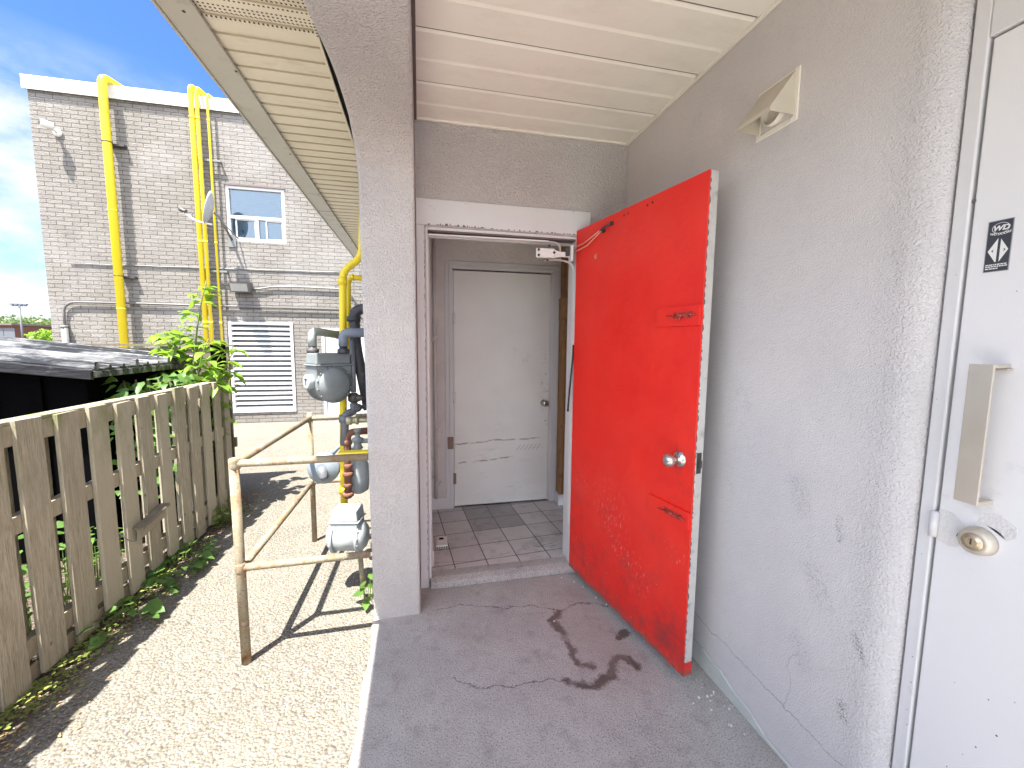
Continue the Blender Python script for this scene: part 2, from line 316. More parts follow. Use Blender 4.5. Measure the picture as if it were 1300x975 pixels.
# scuffed inner door
n = NT('scuffed_white_door')
c = n.mix(n.ramp(n.noise(2.5, 5), .35, .7), (.72, .70, .67), (.78, .77, .74))
x = n.xyz(); lo = n.ramp(x[2], .95, .15, .06, 1)
s1 = n.ramp(n.noise(13, 8, .8, v=n.map((.5, 1, 2.2))), .57, .72)
c = n.mix(n.ma('MULTIPLY', s1, n.ma('MULTIPLY', lo, .6)), c, (.25, .21, .19))
hv = n.comb(x[0], n.ma('ADD', x[2], n.ma('MULTIPLY', n.noise(5, 4), .03)), 0.)
dd = n.ma('MINIMUM', n.segs([(.27, .60), (.6, .625), (1.0, .63)], hv), n.segs([(.27, .44), (.5, .455), (.78, .47)], hv))
c = n.mix(n.ma('MULTIPLY', n.ramp(dd, .010, .002), n.ramp(n.noise(40, 4, v=n.map((.3, 1, 1))), .46, .56, 0, .75)), c, (.18, .15, .14))
dd = n.segs([(1.04, 1.35), (1.06, .75)], n.comb(x[0], x[2], 0.))
c = n.mix(n.ma('MULTIPLY', n.ramp(dd, .07, .0), n.ramp(n.noise(28, 6, .75), .54, .66, 0, .6)), c, (.26, .22, .19))
for k in range(6):
    a = .80+k*.035
    c = n.mix(n.ramp(n.segs([(a, .53), (a+.035, .58)], hv), .004, .001, 0, .6), c, (.2, .17, .16))
dd = n.segs([(.80, 1.36), (.84, 1.31)], n.comb(x[0], x[2], 0.))
c = n.mix(n.ma('MULTIPLY', n.ramp(dd, .09, .0), n.ramp(n.noise(24, 6, .75), .52, .66, 0, .4)), c, (.36, .31, .28))
M['inner_door'] = n.fin(c, .5, 0, n.bump(n.noise(60, 3), .001), .4)
# floor tiles
n = NT('vestibule_tiles')
o = n.n('TexBrick', offset=0., squash=1.); n.put(o.inputs['Vector'], n.map(rot=(0, 0, -.075), loc=(.03, .01, 0)))
o.inputs['Scale'].default_value = 1; o.inputs['Brick Width'].default_value = .204; o.inputs['Row Height'].default_value = .204; o.inputs['Mortar Size'].default_value = .0032; o.inputs['Mortar Smooth'].default_value = .2
o.inputs['Color1'].default_value = (.50, .48, .48, 1); o.inputs['Color2'].default_value = (.57, .55, .55, 1); o.inputs['Mortar'].default_value = (.05, .045, .045, 1)
fx = n.xyz(n.map(rot=(0, 0, -.075), loc=(.03, .01, 0)))
c = n.mix(n.ramp(n.noise(7, 7, .7), .5, .72, 0, .6), o.outputs[0], (.17, .145, .145))
isd = n.ma('MULTIPLY', n.ma('GREATER_THAN', fx[0], .612), n.ma('GREATER_THAN', fx[1], 2.856))
isd = n.ma('MULTIPLY', isd, n.ma('LESS_THAN', fx[0], 1.02))
c = n.mix(n.ma('MULTIPLY', isd, .55), c, (.19, .185, .20))
v2 = n.vm('ADD', n.tc, n.vm('SCALE', n.comb(n.noise(5, 3), n.noise(5, 3, v=n.map(loc=(3, 1, 0))), 0.), sc=.08))
v2 = n.vm('MULTIPLY', v2, (1, 1, 0))
for pl in ([(.5, 3.05), (.62, 2.98)], [(.1, 2.55), (.32, 2.5), (.45, 2.53), (.62, 2.58)], [(.8, 2.62), (.93, 2.60)], [(.46, 3.14), (.44, 3.02), (.52, 2.97)], [(.75, 2.60), (.97, 2.66)]):
    c = n.mix(n.ramp(n.segs(pl, v2), .003, .001, 0, .7), c, (.06, .05, .05))
M['tiles'] = n.fin(c, n.ramp(n.noise(8, 5), .3, .7, .35, .6), 0, n.bump(n.ma('MULTIPLY', o.outputs[1], -1.), .002), .45)
# perforated soffit
n = NT('soffit_vinyl')
x = n.xyz()
px = n.ma('FRACT', n.ma('MULTIPLY', x[0], 1/.0155)); py = n.ma('FRACT', n.ma('MULTIPLY', x[1], 1/.0155))
pd = n.vm('DISTANCE', n.comb(px, py, 0.), (.5, .5, 0))
hole = n.ramp(pd, .30, .22)
rowm = n.ma('LESS_THAN', n.ma('FRACT', n.ma('MULTIPLY', n.ma('SUBTRACT', x[1], .01), 1/.097)), .80)
pm = n.ma('MULTIPLY', n.ma('MULTIPLY', hole, rowm), n.ma('LESS_THAN', x[1], 1.85))
c = n.mix(n.ramp(n.noise(2.5, 5), .35, .7), (.72, .66, .53), (.79, .73, .60))
c = n.mix(n.ramp(n.noise(9, 7, .7, v=n.map((.4, 2, 1))), .54, .74, 0, .5), c, (.40, .34, .24))
c = n.mix(pm, c, (.05, .04, .03))
M['soffit'] = n.fin(c, .6, 0, n.bump(n.noise(20, 3), .001), .3)
def leafmat(name, a, b, tr=.35):
    n = NT(name)
    oi = n.n('ObjectInfo'); gi = n.n('NewGeometry')
    c = n.mix(n.ramp(n.noise(7, 3), .3, .7), a, b)
    c = n.mix(n.ma('MULTIPLY', gi.outputs['Random Per Island'], .6), c, tuple(min(1, q*1.7) for q in b))
    p = n.p; n.fin(c, .45, 0, None, .4)
    t = n.n('BsdfTranslucent'); n.put(t.inputs[0], n.mix(.5, c, (.30, .42, .03)))
    mxs = n.n('MixShader'); mxs.inputs[0].default_value = tr
    n.t.links.new(p.outputs[0], mxs.inputs[1]); n.t.links.new(t.outputs[0], mxs.inputs[2])
    n.t.links.new(mxs.outputs[0], n.t.nodes['Material Output'].inputs[0]); return n.m
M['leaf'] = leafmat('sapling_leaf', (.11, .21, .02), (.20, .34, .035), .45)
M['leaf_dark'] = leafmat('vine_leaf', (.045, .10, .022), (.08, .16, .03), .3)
M['leaf_far'] = leafmat('far_leaf', (.05, .085, .03), (.10, .15, .045), .2)
M['litter'] = leafmat('ground_cover_leaf', (.08, .12, .025), (.17, .19, .05), .2)
M['dry'] = leafmat('dry_leaf', (.20, .13, .06), (.33, .23, .12), .1)
M['bark'] = simple('bark', (.13, .10, .065), .85, 0, .25, 20, .004, 60)
M['stem'] = simple('green_stem', (.14, .20, .05), .6, 0, .2, 20)
M['far_brick'] = simple('far_red_brick', (.15, .06, .04), .85, 0, .2, 3)
M['far_grey'] = simple('far_grey', (.13, .14, .16), .6)
# pane
n = NT('window_glass'); n.fin((.02, .03, .035), .04, 0, None, .9)
tr = n.n('BsdfTransparent'); ms = n.n('MixShader'); lw = n.n('Fresnel'); lw.inputs[0].default_value = 1.9
g = n.n('BsdfGlossy'); g.inputs['Roughness'].default_value = .02
tr.inputs[0].default_value = (.60, .76, .84, 1); n.t.links.new(n.ma('ADD', lw.outputs[0], .05), ms.inputs[0]); n.t.links.new(tr.outputs[0], ms.inputs[1]); n.t.links.new(g.outputs[0], ms.inputs[2])
n.t.links.new(ms.outputs[0], n.t.nodes['Material Output'].inputs[0]); M['pane'] = n.m

# ------------------------------------------------------------------ mesh helpers
class B:
    def __init__(s): s.v = []; s.f = []; s.sm = []
    def add(s, vs_, fs, smooth=False):
        o = len(s.v); s.v += [tuple(q) for q in vs_]; s.f += [tuple(o+i for i in f) for f in fs]; s.sm += [smooth]*len(fs); return s
    def hexa(s, p):   # 8 points: bottom 4 ccw, top 4 ccw
        return s.add(p, [(3, 2, 1, 0), (4, 5, 6, 7), (0, 1, 5, 4), (1, 2, 6, 5), (2, 3, 7, 6), (3, 0, 4, 7)])
    def box(s, x0, y0, z0, x1, y1, z1):
        x0, x1 = sorted((x0, x1)); y0, y1 = sorted((y0, y1)); z0, z1 = sorted((z0, z1))
        return s.hexa([(x0, y0, z0), (x1, y0, z0), (x1, y1, z0), (x0, y1, z0), (x0, y0, z1), (x1, y0, z1), (x1, y1, z1), (x0, y1, z1)])
    def tube(s, pts, r, seg=14, cap=True):
        pts = [Vector(p) for p in pts]; n = len(pts)
        rs = r if isinstance(r, (list, tuple)) else [r]*n
        tang = [(pts[min(i+1, n-1)]-pts[max(i-1, 0)]).normalized() for i in range(n)]
        u = tang[0].orthogonal().normalized(); rings = []; o = len(s.v)
        for i in range(n):
            if i: u = (u - tang[i]*u.dot(tang[i])); u = u.normalized() if u.length > 1e-6 else tang[i].orthogonal().normalized()
            w_ = tang[i].cross(u)
            for k in range(seg):
                a = 2*PI*k/seg; s.v.append(tuple(pts[i]+(u*math.cos(a)+w_*math.sin(a))*rs[i]))
        for i in range(n-1):
            for k in range(seg):
                a = o+i*seg+k; b = o+i*seg+(k+1) % seg
                s.f.append((a, b, b+seg, a+seg)); s.sm.append(True)
        if cap:
            s.f.append(tuple(o+k for k in reversed(range(seg)))); s.f.append(tuple(o+(n-1)*seg+k for k in range(seg))); s.sm += [False, False]
        return s
    def lathe(s, org, axis, prof, seg=28, sx=1., sy=1.):   # prof: (radius, height)
        org = Vector(org); ax = Vector(axis).normalized(); u = ax.orthogonal().normalized()
        if abs(ax.z) < .9: u = Vector((0, 0, 1)) - ax*ax.z; u.normalize()
        w_ = ax.cross(u); o = len(s.v)
        for r, h in prof:
            for k in range(seg):
                a = 2*PI*k/seg; s.v.append(tuple(org+ax*h+(u*math.cos(a)*sx+w_*math.sin(a)*sy)*r))
        for i in range(len(prof)-1):
            for k in range(seg):
                a = o+i*seg+k; b = o+i*seg+(k+1) % seg; s.f.append((a, b, b+seg, a+seg)); s.sm.append(True)
        s.f.append(tuple(o+k for k in reversed(range(seg)))); s.f.append(tuple(o+(len(prof)-1)*seg+k for k in range(seg))); s.sm += [False, False]
        return s
    def prism(s, poly, vec, sm=False):
        n = len(poly); vec = Vector(vec); P2 = [Vector(p) for p in poly]; V = P2+[p+vec for p in P2]
        return s.add(V, [tuple(reversed(range(n))), tuple(range(n, 2*n))]+[(i, (i+1) % n, n+(i+1) % n, n+i) for i in range(n)], sm)
    def pieces(s, name, mat, parent, bevel=0, label=None):      # one object for each separate piece
        par = list(range(len(s.v)))
        def find(a):
            while par[a] != a: par[a] = par[par[a]]; a = par[a]
            return a
        for f in s.f:
            for q in f[1:]: par[find(q)] = find(f[0])
        grp = {}
        for i, f in enumerate(s.f): grp.setdefault(find(f[0]), []).append(i)
        for fl_ in grp.values():
            b = B(); mp_ = {}
            for i in fl_:
                for q in s.f[i]:
                    if q not in mp_: mp_[q] = len(b.v); b.v.append(s.v[q])
                b.f.append(tuple(mp_[q] for q in s.f[i])); b.sm.append(s.sm[i])
            b.build(name, mat, parent, bevel, label=label)
    def build(s, name, mat, parent=None, bevel=0, bseg=2, label=None, auto=True):
        me = bpy.data.meshes.new(name); me.from_pydata(s.v, [], s.f)
        me.polygons.foreach_set('use_smooth', s.sm); me.materials.append(M[mat] if isinstance(mat, str) else mat)
        import bmesh
        bm = bmesh.new(); bm.from_mesh(me)
        if auto: bmesh.ops.recalc_face_normals(bm, faces=bm.faces)
        bm.to_mesh(me); bm.free(); me.update()
        o = bpy.data.objects.new(name, me); C.objects.link(o)
        if parent is not None: o.parent = parent
        if bevel:
            b = o.modifiers.new('bevel', 'BEVEL'); b.width = bevel; b.segments = bseg; b.limit_method = 'ANGLE'; b.angle_limit = math.radians(35)
        if label: o['label'] = label
        return o
def tag(o, label=None, cat=None, group=None, kind=None):
    if label: o['label'] = label
    if cat: o['category'] = cat
    if group: o['group'] = group
    if kind: o['kind'] = kind
    return o
def thing(name, label, cat, group=None):
    o = bpy.data.objects.new(name, None); C.objects.link(o); o.empty_display_size = .1
    return tag(o, label, cat, group)
def arc(c, a, b, n=6):     # smooth elbow through corner c between points a and b
    a, b, c = Vector(a), Vector(b), Vector(c)
    return [a*(1-t)**2 + c*2*t*(1-t) + b*t*t for t in [i/n for i in range(n+1)]]
def bend(pts, r=.05):
    pts = [Vector(p) for p in pts]; o = [pts[0]]
    for i in range(1, len(pts)-1):
        d0 = (pts[i-1]-pts[i]); d1 = (pts[i+1]-pts[i]); k = min(r, d0.length*.49, d1.length*.49)
        o += arc(pts[i], pts[i]+d0.normalized()*k, pts[i]+d1.normalized()*k)
    return o+[pts[-1]]

YB = 2.33; YW = 7.936; XR = 1.21
# ================================================================== SETTING
g = B(); g.add([(-500, -500, -.012), (500, -500, -.012), (500, 900, -.012), (-500, 900, -.012)], [(0, 1, 2, 3)])
tag(g.build('ground', 'asphalt'), 'pale weathered asphalt yard in full sun', kind='structure')
sl = B()
rnd = random.Random(3)
N = 60; ed = [(-.247+.006*math.sin(i*.9)+rnd.uniform(-.004, .004), -.749+i*(YB+.749)/N) for i in range(N+1)]
top = [(x, y, 0) for x, y in ed]+[(XR+.3, YB, 0), (XR+.3, -.749, 0)]
sl.prism([(x, y, -.10) for x, y, z in top], (0, 0, .10))
sl2 = B().box(-.2, -9, -.10, 6, -.75, -.004); sl2.box(-1.48, -9, -.10, -.2001, -.75, -.004); sl2.box(-1.48, -.75, -.10, -.262, .95, -.006)  # unseen pale slabs, added to bounce sun up under the porch
tag(sl2.build('bounce_apron', simple('pale_concrete', (.60, .57, .52), .9, 0, .1, 3, .002, 90)), 'unseen pale concrete apron added to bounce sunlight into the porch', kind='structure')
tag(sl.build('concrete_pavement', 'concrete'), 'grey concrete porch slab with dark water stain', kind='structure')
fl = B().box(.0, YB+.075, -.05, 1.25, 3.36, .05)
tag(fl.build('tiled_floor', 'tiles'), 'square grey tiles on the small entry floor', kind='structure')

# ================================================================== OUR BUILDING
bd = thing('stucco_building', 'grey stucco building with covered porch, arch pillar and open red door', 'building')
# pillar with arch, one piece: (y, z, left x)
pf = [(2.094, -.02, -.247), (2.094, .5, -.2515), (2.094, 1.0, -.256), (2.094, 1.5, -.261), (2.094, 1.9, -.265), (2.094, 2.08, -.265), (2.085, 2.16, -.265), (2.055, 2.225, -.266), (2.005, 2.27, -.266), (1.94, 2.305, -.267),
      (1.86, 2.327, -.267), (1.76, 2.335, -.268), (1.62, 2.332, -.268), (1.5, 2.32, -.269), (1.35, 2.295, -.271), (1.2, 2.268, -.273), (1.05, 2.252, -.275), (.8, 2.25, -.277), (.45, 2.25, -.277), (.2, 2.27, -.277), (.0, 2.30, -.272), (-.25, 2.28, -.268), (-.38, 2.2, -.265), (-.43, 2.05, -.265), (-.43, -.02, -.247)]
XI = -.012
p = B(); n_ = len(pf); V = []
for y, z, xl in pf: V += [(xl, y, z), (XI, y, z)]
TOPZ = 2.95
base = len(V)
# outer outline: back of pillar, top, far pillar back
for y, z, xl in pf:
    V += [(xl, (YB-.002 if y > 2.0 else (-2.2 if y < -1.88 else y)) if z < 0 else y, TOPZ), (XI, y, TOPZ)]
faces = []
for i in range(n_-1):
    a = 2*i; faces.append((a, a+1, a+3, a+2))
p.add(V, faces, False)
# side faces as strips upwards for the beam, and pillar sides
p2 = B()
poly_y = [(y, z) for y, z, xl in pf] + [(-.66, -.02), (-.66, TOPZ), (YB-.002, TOPZ), (YB-.002, -.02)]
for X_, left in ((None, True), (XI, False)):
    P3 = [((xl if left else XI), y, z) for y, z, xl in pf] + [((-.265 if left else XI), y, z) for y, z in poly_y[n_:]]
    if left: P3[n_] = (-.247, -.66, -.02); P3[-1] = (-.247, YB-.002, -.02)
    p2.add(P3, [tuple(range(len(P3)))])
k = len(p2.v)//2
extra = [(n_-1, n_), (n_, n_+1), (n_+1, n_+2), (n_+2, n_+3), (n_+3, 0)]
fs = [(a, b, b+k, a+k) for a, b in [(i, i+1) for i in range(n_-1)]+extra]
p2.f += fs; p2.sm += [False]*len(fs)
p2.build('arch_pillar', 'stucco', bd, .014, 3, 'stucco pillar that curves up into an arched beam')
# walls
w = B()
w.box(XI+.002, YB, 2.05, XR+.2, YB+.12, 2.96); w.box(XI+.002, YB, -.05, .040, YB+.12, 2.049); w.box(.915, YB, -.05, XR+.2, YB+.12, 2.049)
w.build('back_wall', 'stucco', bd)
w = B()   # right wall with rounded reveal
cv = [(XR, .8401)]+[(XR+.045*(1-math.cos(a)), .84-.07*math.sin(a)) for a in [i*PI/32 for i in range(1, 17)]]
prof = [(XR, YB-.001)]+cv+[(XR+.10, .77), (XR+.30, .77), (XR+.30, YB-.001)]
w.prism([(x, y, -.05) for x, y in prof], (0, 0, 2.9), False)
w.box(XR, -.42, -.05, XR+.3, -3, 2.85)
w.box(XR, .7649, 2.255, XR+.3, -.4199, 2.85)
w.build('side_wall', 'stucco_smooth', bd, label='smooth pale stucco wall with scuffs')
w = B().prism([(XR-.0003, 1.56, .0), (XR-.0003, 1.54, .085), (XR-.0003, 1.47, .092), (XR-.0003, 1.40, .078), (XR-.0003, 1.36, .082), (XR-.0003, 1.28, .055), (XR-.0003, 1.20, .048), (XR-.0003, 1.12, .018), (XR-.0003, 1.0, .012), (XR-.0003, .86, .0)], (-.007, 0, 0))
w.build('plaster_patch', 'plaster', bd, .003)
# outer side wall behind the meters, and mass of the building
w = B().box(-.245, YB, -.05, -.014, 6.3, 2.95); w.box(-.01, 3.48, -.05, 5, 6.3, 2.95); w.build('outer_wall', 'stucco', bd)
# porch ceiling boards running across
w = B(); ys = [YB-.001-.1617*i for i in range(0, 19)]
prof = []
for i, y in enumerate(ys[:-1]):
    deep = (i % 2 == 1)
    y2 = ys[i+1]
    # gentle face, then bevel and groove at the near end
    prof += [(y-.001, 2.592), (y2+.024, 2.592), (y2+.012, 2.597 if not deep else 2.599), (y2+.005, 2.598)] + ([(y2+.008, 2.618), (y2+.0005, 2.618)] if deep else [(y2+.002, 2.592)])
poly = [(XI+.001, y, z) for y, z in prof]+[(XI+.001, prof[-1][0], 2.66), (XI+.001, prof[0][0], 2.66)]
w.prism(poly, (XR-XI-.002, 0, 0)); w.build('porch_ceiling', 'ceiling', bd, label='cream boarded porch ceiling')
w = B().box(XR-.016, YB-.002, 2.583, XR-.001, -.6, 2.594); w.box(XI+.002, YB-.016, 2.583, XR-.018, YB-.001, 2.594)
w.pieces('ceiling_trim', 'ceiling', bd, .002)
w = B().box(XI+.001, YB-.018, 2.575, XI+.014, -.6, 2.593); w.build('ceiling_channel', 'trim_brown', bd)
# roof
w = B().box(-.84, -.7, 2.665, 5, 6.3, 2.95); w.build('roof', 'fascia', bd)
# eave soffit
w = B(); prof = []
y = 6.28
while y > -.62:
    prof += [(y, 2.6095), (y-.012, 2.6095), (y-.026, 2.600), (y-.0965, 2.600)]; y -= .097
poly = [(-.795, a, b) for a, b in prof]+[(-.795, prof[-1][0], 2.63), (-.795, prof[0][0], 2.63)]
w.prism(poly, (.428, 0, 0)); w.build('eave_soffit', 'soffit', bd, label='beige ribbed eave soffit, perforated at the near end')
w = B().box(-.366, -.7, 2.622, -.27, 6.28, 2.64); w.build('soffit_gap', 'dark_gap', bd)
w = B(); y = 6.28
while y > -.5:
    w.box(-.79, y-.0985, 2.6025, -.371, y-.0972, 2.609); y -= .097
w.build('soffit_seam', simple('soffit_groove_shade', (.52, .46, .35), .8), bd)  # darker tan strips paint the shade of the panel grooves
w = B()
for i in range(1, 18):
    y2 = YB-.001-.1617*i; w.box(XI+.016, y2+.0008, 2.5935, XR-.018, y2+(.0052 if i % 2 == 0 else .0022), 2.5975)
w.build('ceiling_seam', 'trim_brown', bd)  # brown strips darken the board grooves in place of shade
w = B().box(-.370, -.7, 2.590, -.360, 6.28, 2.60)
w.build('soffit_edge_trim', 'soffit', bd)
w = B()
for a, b in ((-.7, 1.70), (1.69, 4.72), (4.71, 6.3)):
    dz = .002 if a in (1.69,) else 0
    w.box(-.858-dz, a, 2.578-dz, -.742-dz, b, 2.590-dz); w.box(-.868-dz, a, 2.570-dz, -.8585-dz, b, 2.80)
fa = w.build('fascia', 'fascia', bd, .002)
w = B()
for x, y in ((-.79, 1.78), (-.775, 1.66), (-.75, 2.1), (-.76, 2.9), (-.752, 3.6), (-.76, 4.55), (-.752, 5.2)):
    w.lathe((x, y, 2.5775), (0, 0, -1), [(.006, 0), (.005, .004), (.001, .005)], 8)
w.pieces('screw', 'dark_metal', fa)
w = B().box(-.856, 4.05, 2.5755, -.744, 4.06, 2.5778)
w.pieces('joint', 'dark_metal', fa)
# vestibule
w = B(); w.box(-.005, YB+.1205, -.05, .062, 3.345, 2.5); w.box(-.005, 3.345, -.05, .255, 3.47, 2.5); w.box(1.088, 3.345, -.05, 1.4, 3.47, 2.5); w.box(.2551, 3.345, 2.01, 1.0879, 3.47, 2.5)
w.build('entry_wall', 'vest', bd)
w = B().box(.0625, YB+.1205, 2.45, 1.28, 3.3449, 2.5); w.build('entry_ceiling', 'vest', bd)
w = B().box(1.185, YB+.1205, .14, 1.28, 3.343, 2.449)
w.build('plywood_wall', 'plywood', bd)
w = B().box(1.158, 3.24, .14, 1.184, 3.343, 1.62); w.box(1.150, 3.20, 1.62, 1.184, 3.343, 1.80); w.box(1.165, 3.28, 1.801, 1.184, 3.343, 2.449)
w.pieces('wood_stud', 'plywood', bd, .003)
w = B().box(.0725, 3.333, .05, .2, 3.3445, .15); w.box(1.14, 3.22, .05, 1.184, 3.3445, .14); w.box(.0625, YB+.13, .05, .072, 3.332, .15)
w.pieces('baseboard', 'frame_paint', bd, .002)
w = B().tube([(.12, 3.32, .15), (.12, 3.32, 2.44)], .013, 10); w.tube(bend([(.08, 2.9, 1.43), (.11, 2.9, 1.47), (.14, 2.9, 1.475)], .02), .006, 8); w.box(.0625, 2.87, 1.38, .08, 2.93, 1.45)
w.build('wall_pipe', 'vest', bd)
# inner door
dr = B().box(.272, 3.352, .062, 1.078, 3.39, 1.998).build('inner_door', 'inner_door', bd, .002, label='scuffed off-white closed inner door')
cz = B(); Y0 = 3.345
for a, b, t in ((.0, .028, .018), (.0285, .060, .012)):
    xl, xr, zt = .260-a, 1.090+a, 2.008+a
    cz.box(xl-(b-a), Y0-t, .05, xl, Y0-.0005, zt+(b-a)); cz.box(xr, Y0-t, .05, xr+(b-a), Y0-.0005, zt+(b-a)); cz.box(xl+.0005, Y0-t, zt, xr-.0005, Y0-.0005, zt+(b-a))
cz.box(.258, Y0, .05, .270, Y0+.05, 2.002); cz.box(1.080, Y0, .05, 1.090, Y0+.05, 2.002)
cz.build('door_casing', 'frame_paint', bd, .002)
kb = B().lathe((1.035, 3.352, .92), (0, -1, 0), [(.030, 0), (.028, .006), (.012, .010), (.011, .03), (.024, .042), (.028, .055), (.024, .068), (.010, .073)]).build('knob', 'knob_metal', dr)
B().lathe((1.035, 3.2785, .92), (0, -1, 0), [(.008, 0), (.007, .002)], 16).build('keyhole', 'dark_metal', dr)
for z in (1.62, .98, .30):
    h = B().tube([(.266, 3.346, z-.045), (.266, 3.346, z+.045)], .006, 10); h.box(.260, 3.343, z-.045, .285, 3.3515, z+.045); h.build('hinge', 'mud' if z == .30 else 'frame_paint', dr)
w = B().box(.215, 3.322, .56, .262, 3.3265, .66); w.build('strike_stain', 'mud', bd)
# outer door frame: jambs, head, casing, threshold
w = B()
w.box(-.009, YB-.010, 2.055, .985, YB-.0005, 2.190)
w.box(-.009, YB-.008, .0, .033, YB-.0005, 2.0545)
w.box(.925, YB-.008, .0, .985, YB-.0005, 2.0545)
w.box(.0405, YB+.001, .05, .052, YB+.118, 2.049); w.box(.901, YB-.004, .05, .9145, YB+.118, 2.049)
w.box(.0525, YB+.001, 2.034, .9005, YB+.118, 2.0485)
w.box(.0525, YB+.0755, 2.012, .9005, YB+.095, 2.0335)
ofr = w.build('door_frame', 'frame_paint', bd, .002, label='chipped painted frame around the entry')
w = B(); r2 = random.Random(5); x = .05
while x < .9:
    d_ = r2.uniform(.004, .022); hgt = r2.uniform(.002, .008)*(1.6 if .1 < x < .3 else 1)
    w.prism([(x, YB-.0103, 2.0555), (x+d_, YB-.0103, 2.0555), (x+d_*r2.uniform(.6, 1), YB-.0103, 2.056+hgt*r2.uniform(.3, 1)), (x+d_*r2.uniform(.2, .5), YB-.0103, 2.056+hgt)], (0, -.0012, 0)); x += d_+r2.uniform(.0, .02)*(.3 if .1 < x < .35 else 1.5)
w.pieces('paint_chip', 'trim_brown', ofr)
w = B().box(.053, YB+.004, 2.0255, .9, YB+.07, 2.0335); z = .1
for i in range(44):
    d_ = r2.uniform(.006, .05); q_ = r2.uniform(.001, .004); w.prism([(.0332, YB-.0082, z), (.0332-q_, YB-.0082, z+d_*.4), (.0332, YB-.0082, z+d_)], (0, -.0008, 0)); z += d_+r2.uniform(.002, .03)
w.pieces('worn_edge', 'trim_brown', ofr)
w = B().prism([(0, YB-.035, 0), (0, YB-.030, .036), (0, YB+.01, .052), (0, YB+.074, .056), (0, YB+.074, 0)], (.893, 0, 0))
for i in range(len(w.v)): w.v[i] = (w.v[i][0]+.045, w.v[i][1], w.v[i][2])
w.build('threshold', 'concrete', bd, .006)
# weatherstrip loops and bracket in the corner of the head
w = B()
def ribbon(b, pts, wd, axis=(0, 1, 0), th=.0025):
    pts = [Vector(q) for q in pts]; a = Vector(axis)*wd
    for i in range(len(pts)-1):
        t = (pts[i+1]-pts[i]).normalized().cross(Vector(axis)).normalized()*th
        b.hexa([pts[i], pts[i+1], pts[i+1]+a, pts[i]+a, pts[i]+t, pts[i+1]+t, pts[i+1]+a+t, pts[i]+a+t])
ribbon(w, [(.055, 2.345, 2.008), (.40, 2.345, 2.011), (.74, 2.345, 2.013)], .02, th=.008)
ribbon(w, bend([(.72, 2.335, 2.012), (.80, 2.335, 2.010), (.812, 2.335, 1.945), (.76, 2.335, 1.935)], .03), .022)
ribbon(w, bend([(.72, 2.335, 1.905), (.80, 2.335, 1.915), (.893, 2.335, 1.90), (.897, 2.335, 1.75), (.897, 2.335, .3)], .07), .03)
w.pieces('weatherstrip', 'white_plastic', ofr)
br = B(); br.box(.655, 2.305, 1.915, .765, 2.325, 1.968); br.box(.765, 2.31, 1.925, .865, 2.322, 1.955); br.box(.855, 2.28, 1.90, .868, 2.33, 1.99)
br.prism([(.755, 2.309, 1.914), (.80, 2.309, 1.926), (.80, 2.309, 1.954), (.755, 2.309, 1.966)], (0, .012, 0))
br = br.build('door_bracket', 'white_plastic', bd, .004, label='loose pinkish white bracket at the corner of the opening')
s_ = B()
for x, z in ((.73, 1.982), (.72, 1.902), (.668, 1.957), (.668, 1.927), (.76, 1.945)): s_.lathe((x, 2.304, z), (0, -1, 0), [(.007, -.004), (.007, .004), (.004, .007)], 10)
s_.box(.83, 2.30, 1.93, .853, 2.309, 1.985)
s_.pieces('screw', 'dark_metal', br)
B().tube([(.898, 2.326, 1.42), (.894, 2.318, 1.36), (.880, 2.315, 1.2), (.872, 2.318, 1.08), (.870, 2.32, 1.02)], .006, 8).build('cable', 'cable_black', ofr)

# ---------------- red door, open outwards
H0 = Vector((.8985, 2.318, 0)); DA = Vector((.17264, -.98499, 0)); DN = Vector((-.98499, -.17264, 0))
def D(a, t, z): return H0+DA*a+DN*t+Vector((0, 0, z))
def dbox(b, a0, a1, t0, t1, z0, z1):
    return b.hexa([D(a0, t0, z0), D(a1, t0, z0), D(a1, t1, z0), D(a0, t1, z0), D(a0, t0, z1), D(a1, t0, z1), D(a1, t1, z1), D(a0, t1, z1)])
LEN = .936
rd = dbox(B(), 0, LEN, -.006, 0, .040, 2.078).build('red_door', 'red', bd, .002, label='glossy red steel door standing open against the side wall')
b = dbox(B(), .0, LEN+.001, -.045, -.0065, .042, 2.077); b.build('door_core', simple('door_edge_paint', (.58, .57, .54), .6, 0, .12, 14, .002, 60, .22, (.20, .19, .18), 16, .10, (.16, .12, .10), 35), rd, .002, label='worn whitish edge of the red door')
b = B(); z = .05
rr = random.Random(11)
while z < 2.06:
    d_ = rr.uniform(.006, .036); q_ = -.0065-rr.uniform(.0, .0045)
    b.add([D(LEN+.0013, -.0045, z), D(LEN+.0013, q_, z+d_*.3), D(LEN+.0013, q_*.9, z+d_*.7), D(LEN+.0013, -.0045, z+d_)], [(0, 1, 2, 3)]); z += d_+rr.uniform(.0, .02)
b.pieces('chipped_edge', 'trim_brown', rd)
b = dbox(B(), LEN-.03, LEN+.002, .0005, .0012, .05, .14); dbox(b, LEN+.0012, LEN+.003, -.045, -.001, .042, .10); b.build('bottom_corner', 'red', rd)
